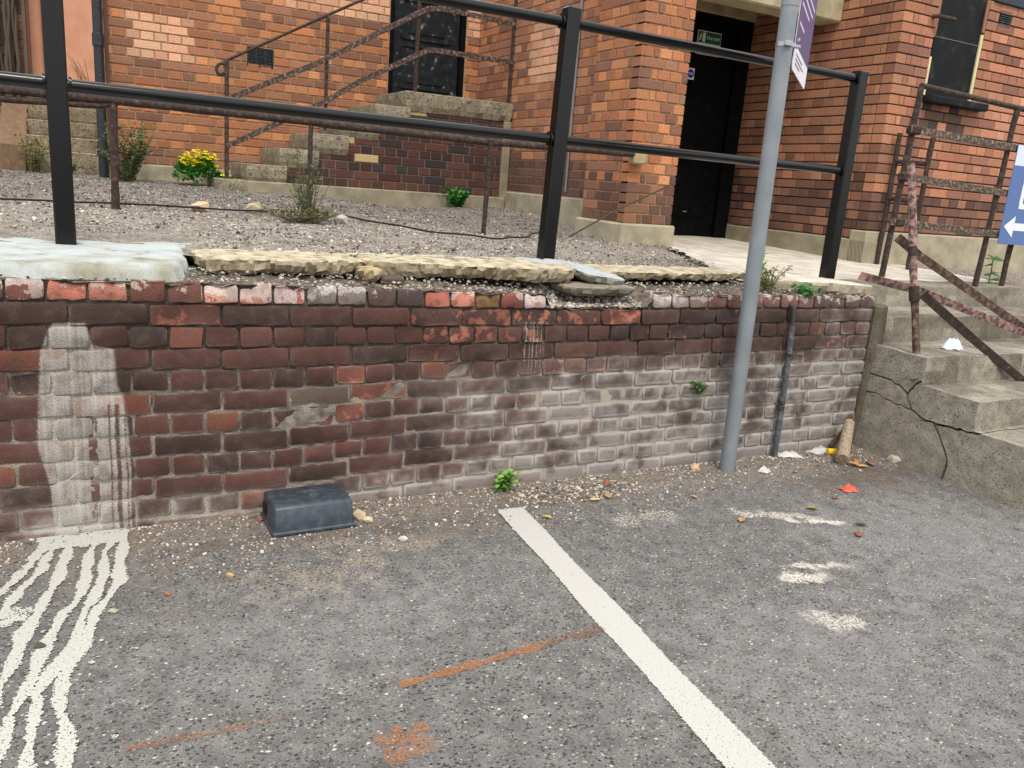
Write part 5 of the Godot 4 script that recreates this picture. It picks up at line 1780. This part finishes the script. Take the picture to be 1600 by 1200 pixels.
func build_landing() -> void:
	var t := thing("landing_steps", "concrete steps and landing on a dark brick base leading to the rear black door", "steps")
	var tone := lin(226, 220, 202)
	var n := noise(141, 1.0, 3)
	var holes := []
	var defs := [[1.03, 1.30, 1.00, 1.145], [1.262, 1.60, 1.13, 1.285], [1.535, 1.88, 1.275, 1.435], [1.81, 2.14, 1.42, 1.585], [2.085, 2.42, 1.57, 1.74], [2.36, 2.70, 1.71, 1.885], [2.645, 3.745, 1.862, 2.028]]
	for i in defs.size():
		var d: Array = defs[i]
		var st := begin()
		var poly := [Vector2(d[0], -8.29), Vector2(d[1], -8.29), Vector2(d[1], LZ + 0.001 * i), Vector2(d[0], LZ + 0.001 * i)]
		slab(st, poly, func(_x: float, _z: float) -> float: return d[3], d[3] - d[2], 0.006, 142 + i, 0.06, tone, tone)
		obj("step" if i < 6 else "landing", st, M.aggregate, t)
		if i > 0:
			holes.append([d[0] - 1.30, (defs[i + 1][0] if i < 6 else 4.0) - 1.30, d[2], 9.0])
	holes.append([-1.0, 0.0, 0.0, 9.0])
	var cream := [[2.23, 2.37, 1.35, 1.44], [2.08, 2.14, 1.5, 1.57], [2.66, 2.84, 1.79, 1.86], [1.72, 1.80, 1.2, 1.27]]
	var cw := func(_h: bool, x: float, y: float, r: RandomNumberGenerator) -> Color:
		x += 1.30
		for c in cream:
			if x > c[0] - 0.03 and x < c[1] + 0.03 and y > c[2] and y < c[3]:
				return lin(206, 184, 132)
		return pick(r, [[86, 56, 50], [96, 62, 54], [78, 52, 48], [70, 54, 52], [104, 66, 56], [66, 56, 56]])
	var keep := blocks.duplicate()
	blocks.clear()
	brick_wall("base_wall", t, Vector3(1.30, 0, LZ - 0.025), Vector3.RIGHT, Vector3.BACK, 2.36, 1.145, 1.90, holes, M.landing_mortar, cw, [0.0, 0.0], 0, 0.010, 0.3)
	finish_bricks(t, 300)
	blocks = keep
	var st := begin()
	box(st, Vector3(3.705, 1.50, LZ - 0.15), Vector3(0.085, 0.72, 0.30), lin(186, 184, 176), 0.008)
	obj("edge_strip", st, M.smooth_concrete, t)
	st = begin()
	box(st, Vector3(2.495, 0.985, LZ - 0.30), Vector3(2.46, 0.32, 0.62), lin(196, 194, 188), 0.010)
	obj("plinth", st, M.smooth_concrete, t)
	# left steps
	t = thing("left_concrete_steps", "flight of mossy concrete steps rising to the salmon painted wall at the left", "steps")
	var ys := [1.265, 1.39, 1.53, 1.675, 1.815, 1.96]
	for i in 6:
		st = begin()
		var z0 := -8.45 - 0.27 * i
		slab(st, [Vector2(-0.40, -10.0), Vector2(0.20, -10.0), Vector2(0.20, z0), Vector2(-0.40, z0)], func(_x: float, _z: float) -> float: return ys[i], 0.17 if i > 0 else 0.3, 0.006, 151 + i, 0.06, lin(246, 238, 222), lin(220, 208, 188))
		obj("step", st, M.aggregate, t)
	st = begin()
	slab(st, [Vector2(-0.62, -9.6), Vector2(-0.405, -9.6), Vector2(-0.405, -8.40), Vector2(-0.62, -8.40)], func(_x: float, z: float) -> float: return 1.30 + maxf(0.0, -8.5 - z) * 0.4, 0.45, 0.012, 158, 0.05, lin(214, 180, 154), lin(214, 180, 154))
	obj("side_wall", st, M.concrete, t)

func build_bait_box() -> void:
	var t := thing("bait_box", "dark plastic rodent bait box on the tarmac against the brick wall", "bait box", Vector3(0.708, 0, -2.866))
	t.rotation.y = 0.03
	var L := 0.148
	var prof := [Vector2(-0.108, 0.012), Vector2(-0.107, 0.090), Vector2(-0.101, 0.103), Vector2(-0.090, 0.108), Vector2(0.056, 0.108), Vector2(0.073, 0.104), Vector2(0.082, 0.094), Vector2(0.092, 0.026), Vector2(0.094, 0.014)]
	var st := begin()
	var rings := []
	for q in [[-1.0, 0.94, 0.0], [-0.98, 0.985, 0.0], [-0.94, 1.0, 0.0], [0.94, 1.0, 0.0], [0.98, 0.985, 0.0], [1.0, 0.94, 0.0]]:
		var ring := []
		for p in prof:
			ring.append(Vector3(q[0] * L + (0.005 * p.y / 0.108) * -signf(q[0]), 0.012 + (p.y - 0.012) * (q[1] if p.y > 0.03 else 1.0), p.x * q[1]))
		rings.append(ring)
	for i in rings.size() - 1:
		for j in prof.size() - 1:
			for v in [rings[i][j], rings[i + 1][j], rings[i + 1][j + 1], rings[i][j], rings[i + 1][j + 1], rings[i][j + 1]]:
				st.set_smooth_group(0)
				st.add_vertex(v)
	for e in [0, rings.size() - 1]:
		for j in range(1, prof.size() - 1):
			var tri_ := [rings[e][0], rings[e][j], rings[e][j + 1]] if e == 0 else [rings[e][0], rings[e][j + 1], rings[e][j]]
			for v in tri_:
				st.set_smooth_group(2)
				st.add_vertex(v)
	obj("lid", st, M.plastic, t, true)
	st = begin()
	box(st, Vector3(0, 0.009, -0.005), Vector3(0.310, 0.016, 0.218), Color.WHITE, 0.004)
	obj("base", st, M.plastic, t)
	st = begin()
	box(st, Vector3(-L + 0.002, 0.052, -0.06), Vector3(0.012, 0.044, 0.046), lin(8, 8, 8), 0.004)
	obj("entry_hole", st, M.matte, t)
	st = begin()
	box(st, Vector3(0.015, 0.1085, -0.045), Vector3(0.10, 0.0015, 0.006))
	box(st, Vector3(0.02, 0.1085, -0.03), Vector3(0.07, 0.0015, 0.004))
	box(st, Vector3(0.02, 0.1085, 0.0), Vector3(0.036, 0.0015, 0.016), Color.WHITE)
	obj("moulded_lettering", st, M.conduit, t)

# ---- plants
func leaf(st: SurfaceTool, at: Vector3, dir: Vector3, size: float, width: float, col: Color, bend := 0.3) -> void:
	var side := dir.cross(Vector3.UP)
	if side.length() < 0.01:
		side = Vector3.RIGHT
	side = side.normalized().rotated(dir.normalized(), rnd(-0.6, 0.6))
	var d := dir.normalized()
	var m := at + d * size * 0.45 + Vector3(0, 0.03 * size, 0)
	var tip := at + d * size - Vector3(0, bend * size * 0.5, 0)
	var l := m + side * width * size * 0.5
	var r := m - side * width * size * 0.5
	var nn := side.cross(d)
	for tr in [[at, l, m], [at, m, r], [l, tip, m], [m, tip, r]]:
		face(st, tr, nn if nn.y > 0 else -nn, col)

func shades(c: Array) -> Color:
	return pick(rng, c)

func plant(called: String, label: String, category: String, at: Vector3, stems: Array, leaves: Array, flowers: Array = []) -> Node3D:
	# stems: [[from, to, r]], leaves: SurfaceTool made by the caller
	var t := thing(called, label, category, at)
	if stems.size():
		var st := begin()
		for s in stems:
			var mid: Vector3 = s[0].lerp(s[1], 0.5) + Vector3(rnd(-0.01, 0.01), 0, rnd(-0.01, 0.01))
			tube(st, [s[0], mid, s[1]], s[2], 5, s[3], 0.5, 0.0, false)
		obj("stem", st, M.matte, t)
	if leaves.size():
		obj("foliage", leaves[0], M.leaf, t)
	if flowers.size():
		obj("flowers", flowers[0], M.leaf, t)
	return t

func weed(called: String, label: String, at: Vector3, h: float, spread: float, count: int, size: float, width: float, tones: Array, stem_tone: Color, per := 14) -> void:
	var stems := []
	var st := begin()
	for k in count:
		var base := Vector3(rnd(-0.3, 0.3) * spread, 0, rnd(-0.3, 0.3) * spread)
		var tip := Vector3(base.x * 1.5 + rnd(-1, 1) * spread, h * rnd(0.45, 1.0), base.z * 1.5 + rnd(-1, 1) * spread)
		stems.append([base, tip, 0.0025, stem_tone])
		for i in per:
			var f := pow(rng.randf(), 0.8)
			var p := base.lerp(tip, f) + Vector3(rnd(-0.004, 0.004), 0, rnd(-0.004, 0.004))
			leaf(st, p, Vector3(rnd(-1, 1), rnd(-0.1, 0.9), rnd(-1, 1)), size * rnd(0.6, 1.2), width, shades(tones))
	plant(called, label, "weed", at, stems, [st])

func build_plants() -> void:
	var green := [[86, 128, 52], [70, 112, 44], [104, 146, 66], [60, 96, 42]]
	var bright := [[66, 140, 50], [54, 118, 44], [82, 156, 62], [46, 100, 40]]
	var olive := [[104, 108, 62], [122, 120, 74], [88, 96, 52], [140, 132, 84]]
	var grey_green := [[92, 112, 70], [78, 100, 58], [112, 124, 84], [66, 92, 52]]
	# yellow flowers
	var t := thing("yellow_flowering_plant", "bushy green plant with bright yellow flowers at the foot of the rear wall", "plant", Vector3(0.93, hgt(0.93, -7.85), -7.85))
	var st := begin()
	for k in 1900:
		var a := rng.randf() * TAU
		var q := sqrt(rng.randf())
		var x := cos(a) * q * 0.20
		var z := sin(a) * q * 0.15
		var y := (0.06 + 0.17 * sqrt(maxf(0.0, 1.0 - q * q))) * pow(rng.randf(), 0.35) * (1.0 + 0.25 * sin(x * 30.0))
		if k > 1640:
			x = 0.22 + rnd(-0.08, 0.08)
			z = 0.06 + rnd(-0.06, 0.06)
			y = rnd(0.02, 0.09)
		leaf(st, Vector3(x, y, z), Vector3(x * 4 + rnd(-0.6, 0.6), rnd(0.0, 0.8), z * 4 + rnd(-0.6, 0.6)), rnd(0.022, 0.04), 0.7, shades(bright))
	obj("foliage", st, M.leaf, t)
	st = begin()
	var fs := begin()
	for k in 130:
		var x := rnd(-0.15, 0.15)
		var y := 0.18 + rnd(0.0, 0.13) - absf(x) * 0.3
		if k > 118:
			x = 0.2 + rnd(-0.05, 0.05)
			y = 0.10
		var z := rnd(-0.08, 0.13)
		tube(st, [Vector3(x * 0.7, y - 0.09, z * 0.7), Vector3(x, y, z)], 0.0015, 4, lin(90, 130, 50), 1.0, 0.0, false)
		for i in 5:
			var d := Vector3(cos(TAU * i / 5), rnd(0.1, 0.7), sin(TAU * i / 5))
			leaf(fs, Vector3(x, y, z), d, 0.025, 0.9, shades([[250, 228, 16], [244, 216, 8], [252, 236, 50]]), 0.0)
	obj("flower_stalks", st, M.matte, t)
	obj("flowers", fs, M.leaf, t)
	weed("tall_weed", "bushy tall green weed at the foot of the black downpipe", Vector3(0.36, hgt(0.36, -7.9), -7.9), 0.50, 0.20, 54, 0.048, 0.32, grey_green, lin(96, 92, 60), 36)
	weed("straggly_weed", "dry yellowish weed against the lowest left steps", Vector3(-0.33, hgt(0, -8.3), -8.3), 0.34, 0.12, 34, 0.04, 0.3, olive, lin(120, 112, 70), 20)
	weed("low_weed", "small dark green weed beside the lowest left step right of the dry one", Vector3(-0.08, hgt(0, -8.28), -8.28), 0.11, 0.07, 14, 0.03, 0.5, green, lin(90, 90, 50), 16)
	weed("straggly_weed", "thin grey green weed growing up the middle post of the low rusty railing", Vector3(1.19, hgt(1.19, -4.95), -4.95), 0.44, 0.12, 24, 0.034, 0.24, grey_green, lin(84, 80, 58), 24)
	weed("straggly_weed", "flat dry tuft spreading round the base of the middle rusty post", Vector3(1.16, hgt(1.16, -4.88), -4.88), 0.10, 0.20, 60, 0.05, 0.16, [[104, 104, 74], [86, 92, 60], [126, 118, 84]], lin(96, 88, 62), 12)
	weed("fern", "small bright green fern at the foot of the landing's brick base", Vector3(3.16, hgt(3.16, -7.28), -7.28), 0.18, 0.11, 30, 0.05, 0.6, bright, lin(60, 100, 40), 18)
	weed("weed", "scrubby weed with dry stalks on top of the brick wall right of the grey pole", Vector3(3.12, 0.86, -3.12), 0.14, 0.10, 26, 0.03, 0.35, [[110, 122, 66], [90, 112, 52], [150, 144, 96], [130, 128, 80]], lin(130, 120, 80), 14)
	weed("leafy_weed", "upright bright green weed with a pale flower beside the grey pole on the wall", Vector3(3.13, 0.87, -3.20), 0.20, 0.03, 4, 0.055, 0.45, [[120, 158, 70], [98, 140, 58], [138, 172, 84]], lin(110, 140, 70), 9)
	weed("creeping_weed", "little green weed hanging over the wall's top edge by the conduit", Vector3(3.28, 0.84, -3.02), 0.07, 0.07, 16, 0.03, 0.5, bright, lin(80, 110, 50), 9)
	weed("fern", "small fern tuft growing from the brick joints left of the grey pole", Vector3(2.62, 0.37, -2.985), 0.07, 0.035, 16, 0.03, 0.4, [[96, 124, 74], [80, 112, 62], [112, 136, 84]], lin(80, 100, 56), 10)
	weed("weed", "small green weed on the tarmac at the wall near the white line's end", Vector3(1.575, 0.0, -2.955), 0.085, 0.045, 14, 0.036, 0.6, [[104, 148, 60], [84, 126, 50], [120, 160, 74]], lin(90, 120, 50), 10)
	weed("moss_tuft", "grey green tuft in the broken corner of the stairs by the leaning post", Vector3(3.845, 0.44, -2.70), 0.05, 0.06, 26, 0.022, 0.4, [[112, 140, 98], [94, 124, 82], [126, 150, 112]], lin(90, 110, 70), 12)
	# broad leaves by the railing
	t = thing("broad_leaf_plant", "young plant with broad round green leaves beside the rusty railing post at the right edge", "plant", Vector3(5.70, hgt(5.7, -3.62) - 0.01, -3.62))
	st = begin()
	var ls := begin()
	tube(st, [Vector3(0, 0, 0), Vector3(0.01, 0.10, 0), Vector3(0.0, 0.21, 0)], 0.004, 6, lin(96, 110, 60))
	for q in [[-1, 0.2, 0.2, 0.19], [1, 0.15, 0.3, 0.19], [-1, 0.0, -0.1, 0.15], [-0.9, 0.1, 0.5, 0.09], [1, 0.0, 0.2, 0.09], [-0.7, 0.1, 0.6, 0.04], [0.4, 0.1, 1.0, 0.05], [0.2, 0.3, -0.8, 0.2]]:
		for k in 1:
			leaf(ls, Vector3(0, q[3], 0), Vector3(q[0], q[1], q[2]), 0.11, 0.72, shades([[84, 136, 62], [98, 150, 74], [72, 122, 54]]), 0.35)
	obj("stem", st, M.matte, t)
	obj("foliage", ls, M.leaf, t)
	t = thing("dead_ivy", "dead dark climbing stems on the wall at the left edge of the picture", "plant", Vector3(-0.55, 1.15, -9.48))
	for k in 12:
		st = begin()
		var ps := []
		var x := rnd(-0.16, 0.12)
		for i in 14:
			ps.append(Vector3(x, i * 0.22, rnd(0.0, 0.05)))
			x += rnd(-0.035, 0.035)
		tube(st, ps, rnd(0.008, 0.024), 6, lin(84, 74, 64) if k % 3 else lin(50, 42, 38), 0.8, 0.2)
		obj("stem", st, M.matte, t)
	t = thing("dry_twigs", "few dry twigs leaning against the salmon wall above the left steps", "twigs", Vector3(0.05, 1.96, -9.88))
	st = begin()
	for k in 9:
		tube(st, [Vector3(rnd(-0.02, 0.08), 0.0, 0), Vector3(rnd(-0.16, 0.06), rnd(0.08, 0.26), rnd(-0.05, 0.05))], 0.003, 4, lin(110, 100, 60), 0.5, 0.0, false)
	obj("twig", st, M.matte, t)

func dry_leaf(label: String, at: Vector3, size: float, col: Color, curl := 0.4) -> void:
	var st := begin()
	var p := []
	for q in [[-0.5, 0.0], [-0.2, 0.26], [0.15, 0.24], [0.5, 0.0], [0.15, -0.22], [-0.2, -0.26]]:
		p.append(Vector3(q[0] * size, absf(q[1]) * size * curl + rnd(0, 0.1) * size + 0.002, q[1] * size))
	var c := Vector3(0, 0.003, 0)
	for i in 6:
		face(st, [c, p[i], p[(i + 1) % 6]], Vector3.UP, col)
	var o := obj("dry_leaf", st, M.leaf)
	o.position = at
	o.rotation.y = rng.randf() * TAU
	tag(o, label, "leaf", "dry leaves on the tarmac")

func build_litter() -> void:
	var t := thing("broken_branch", "short cut grey branch leaning in the corner between wall and stairs", "branch")
	var st := begin()
	tube(st, [Vector3(3.455, 0.03, -2.765), Vector3(3.55, 0.085, -2.84), Vector3(3.665, 0.165, -2.93)], 0.032, 12, Color.WHITE, 0.9, 0.06)
	obj("bark", st, M.wood, t)
	st = begin()
	tube(st, [Vector3(3.666, 0.166, -2.931), Vector3(3.671, 0.169, -2.935)], 0.026, 12, lin(112, 66, 48), 1.0, 0.05)
	obj("cut_end", st, M.matte, t)
	st = begin()
	tube(st, [Vector3(3.60, 0.02, -2.97), Vector3(3.70, 0.10, -2.985), Vector3(3.74, 0.15, -2.98)], 0.014, 8, lin(88, 62, 50), 0.6, 0.1)
	tag(obj("twig", st, M.matte), "dark broken twig behind the cut branch at the wall's foot", "twig")
	st = begin()
	tube(st, [Vector3(3.515, 0.018, -2.915), Vector3(3.56, 0.020, -2.895)], 0.018, 14, lin(226, 190, 30))
	tag(obj("bottle_top", st, M.any), "yellow plastic cap beside the cut branch at the foot of the wall", "bottle cap")
	var crumple := func(called: String, label: String, category: String, at: Vector3, size: Vector3, col: Color, seed_: int):
		var s := begin()
		var n := noise(seed_, 1.0, 2)
		var f := func(u: float, v: float) -> Vector3:
			var x := (u - 0.5) * (1.0 + 0.3 * n.get_noise_1d(v * 6.0))
			var z := (v - 0.5) * (1.0 + 0.3 * n.get_noise_1d(u * 6.0 + 9.0))
			var h := 0.5 + 0.9 * n.get_noise_2d(u * 4.0, v * 4.0)
			h *= ss(0.0, 0.25, minf(minf(u, 1 - u), minf(v, 1 - v))) * 0.8 + 0.2
			return Vector3(x * size.x, maxf(0.004, h * size.y), z * size.z)
		sheet(s, 7, 6, f)
		s.generate_normals()
		var o := put(called, s.commit(), M.litter.duplicate())
		(o.material_override as StandardMaterial3D).albedo_color = col
		o.position = at
		o.rotation.y = rnd(-0.6, 0.6)
		tag(o, label, category)
	crumple.call("white_litter", "crumpled white paper at the foot of the conduit by the wall", "litter", Vector3(3.27, 0.0, -2.955), Vector3(0.13, 0.035, 0.06), rc(196, 194, 188), 301)
	crumple.call("white_litter", "white plastic scrap lying on the third right step", "litter", Vector3(4.26, 0.585, -2.83), Vector3(0.17, 0.07, 0.10), rc(192, 202, 208), 302)
	crumple.call("white_litter", "pale grey bag scrap behind the yellow cap at the wall", "litter", Vector3(3.52, 0.0, -2.965), Vector3(0.15, 0.03, 0.07), rc(184, 184, 182), 303)
	crumple.call("red_wrapper", "small orange and red sweet wrapper on the tarmac before the stairs", "litter", Vector3(3.17, 0.0, -2.47), Vector3(0.075, 0.04, 0.05), rc(206, 88, 62), 304)
	crumple.call("white_litter", "white paper shreds in the grit right of the grey pole's foot", "litter", Vector3(2.95, 0.0, -2.80), Vector3(0.06, 0.03, 0.05), rc(186, 178, 184), 305)
	var g := [
		[3.50, -2.74, 0.09, [196, 140, 78], "tan dry leaf right below the foot of the cut branch"], [3.58, -2.77, 0.08, [206, 152, 92], "curled light brown leaf right of the branch's foot"], [3.62, -2.72, 0.07, [176, 116, 66], "brown dry leaf farthest right in the leaf heap by the branch"], [3.54, -2.70, 0.06, [214, 168, 108], "yellowish dry leaf nearest the camera in the heap by the branch"],
		[2.80, -2.35, 0.055, [150, 130, 66], "olive brown curled leaf on the tarmac below the cement dust streak"], [2.87, -2.145, 0.06, [74, 58, 48], "dark brown leaf above the small red stone on the tarmac"], [2.386, -2.344, 0.055, [206, 140, 90], "orange brown leaf on the tarmac below the grey pole"], [2.36, -2.62, 0.04, [204, 150, 96], "small pale leaf on the tarmac near the grey pole's foot"],
		[2.52, -2.68, 0.04, [190, 128, 84], "little brown leaf just below the grey pole's foot"], [1.606, -2.619, 0.05, [196, 178, 70], "yellow green leaf beside the white line's far end"], [1.98, -2.74, 0.06, [196, 160, 112], "pale brown leaf on the grit heap left of the grey pole"], [1.90, -2.72, 0.05, [212, 176, 130], "cream brown leaf at the left of the grit heap"], [0.55, -2.93, 0.05, [186, 110, 60], "orange leaf tucked behind the left end of the bait box"],
		[3.02, -2.42, 0.05, [140, 84, 56], "reddish leaf shred beside the sweet wrapper"], [0.56, -3.0, 0.0, [0, 0, 0], ""]]
	for l in g:
		if l[2] > 0:
			dry_leaf(l[4], Vector3(l[0], 0.002, l[1]), l[2], lin(l[3][0], l[3][1], l[3][2]).lerp(lin(120, 108, 92), 0.35))

func _ready() -> void:
	rng.seed = 4242
	# camera
	var cam := Camera3D.new()
	cam.name = "camera"
	add_child(cam)
	cam.position = Vector3(0, 1.30, 0)
	cam.rotation = Vector3(deg_to_rad(-13.84), deg_to_rad(-28.14), deg_to_rad(4.39))
	cam.fov = 50.30
	cam.near = 0.05
	cam.far = 200.0
	cam.current = true
	# overcast daylight
	var env := Environment.new()
	env.background_mode = Environment.BG_SKY
	var sky := Sky.new()
	var sm := ProceduralSkyMaterial.new()
	sm.sky_top_color = rc(243, 244, 245)
	sm.sky_horizon_color = rc(176, 176, 175)
	sm.sky_curve = 0.2
	sm.ground_bottom_color = rc(104, 102, 100)
	sm.ground_horizon_color = rc(140, 140, 140)
	sm.sun_angle_max = 1.0
	sm.energy_multiplier = 1.15
	sky.sky_material = sm
	env.sky = sky
	env.tonemap_mode = Environment.TONE_MAPPER_LINEAR
	env.tonemap_exposure = 1.67
	env.sdfgi_enabled = true
	env.ssao_enabled = true
	env.ssil_enabled = true
	var we := WorldEnvironment.new()
	we.name = "world"
	we.environment = env
	add_child(we)
	var sun := DirectionalLight3D.new()
	sun.name = "sun"
	sun.light_energy = 0.5
	sun.light_color = Color(1.0, 0.97, 0.92)
	sun.light_angular_distance = 16.0
	sun.shadow_enabled = true
	sun.rotation = Vector3(deg_to_rad(-58), deg_to_rad(-14), 0)
	add_child(sun)
	# structure first, then things, small ones last
	make_materials()
	make_ground_materials()
	M.paint_haunch_v = M.paint_haunch.duplicate()
	M.paint_haunch_v.vertex_color_use_as_albedo = true
	M.landing_mortar = M.grey_mortar
	M.path_v = M.path.duplicate()
	M.path_v.vertex_color_use_as_albedo = true
	M.stair_concrete = M.concrete.duplicate()
	M.stair_concrete.detail_enabled = false
	M.rust_light = M.rust.duplicate()
	M.rust_light.albedo_texture = ramp_tex(256, noise(57, 0.04, 4), [[0.2, rc(50, 40, 36)], [0.5, rc(76, 60, 52)], [0.7, rc(104, 86, 76)], [0.9, rc(150, 134, 122)]], 0.25, 24)
	M.grit_one = mat(Color.WHITE, 0.95)
	M.litter = mat(Color.WHITE, 0.6)
	build_ground()
	build_wall()
	build_building()
	build_landing()
	build_right_stairs()
	build_coping()
	build_black_railing()
	build_rusty_railings()
	build_poles_and_signs()
	build_markings()
	build_bait_box()
	build_plants()
	build_litter()
	build_scatter()
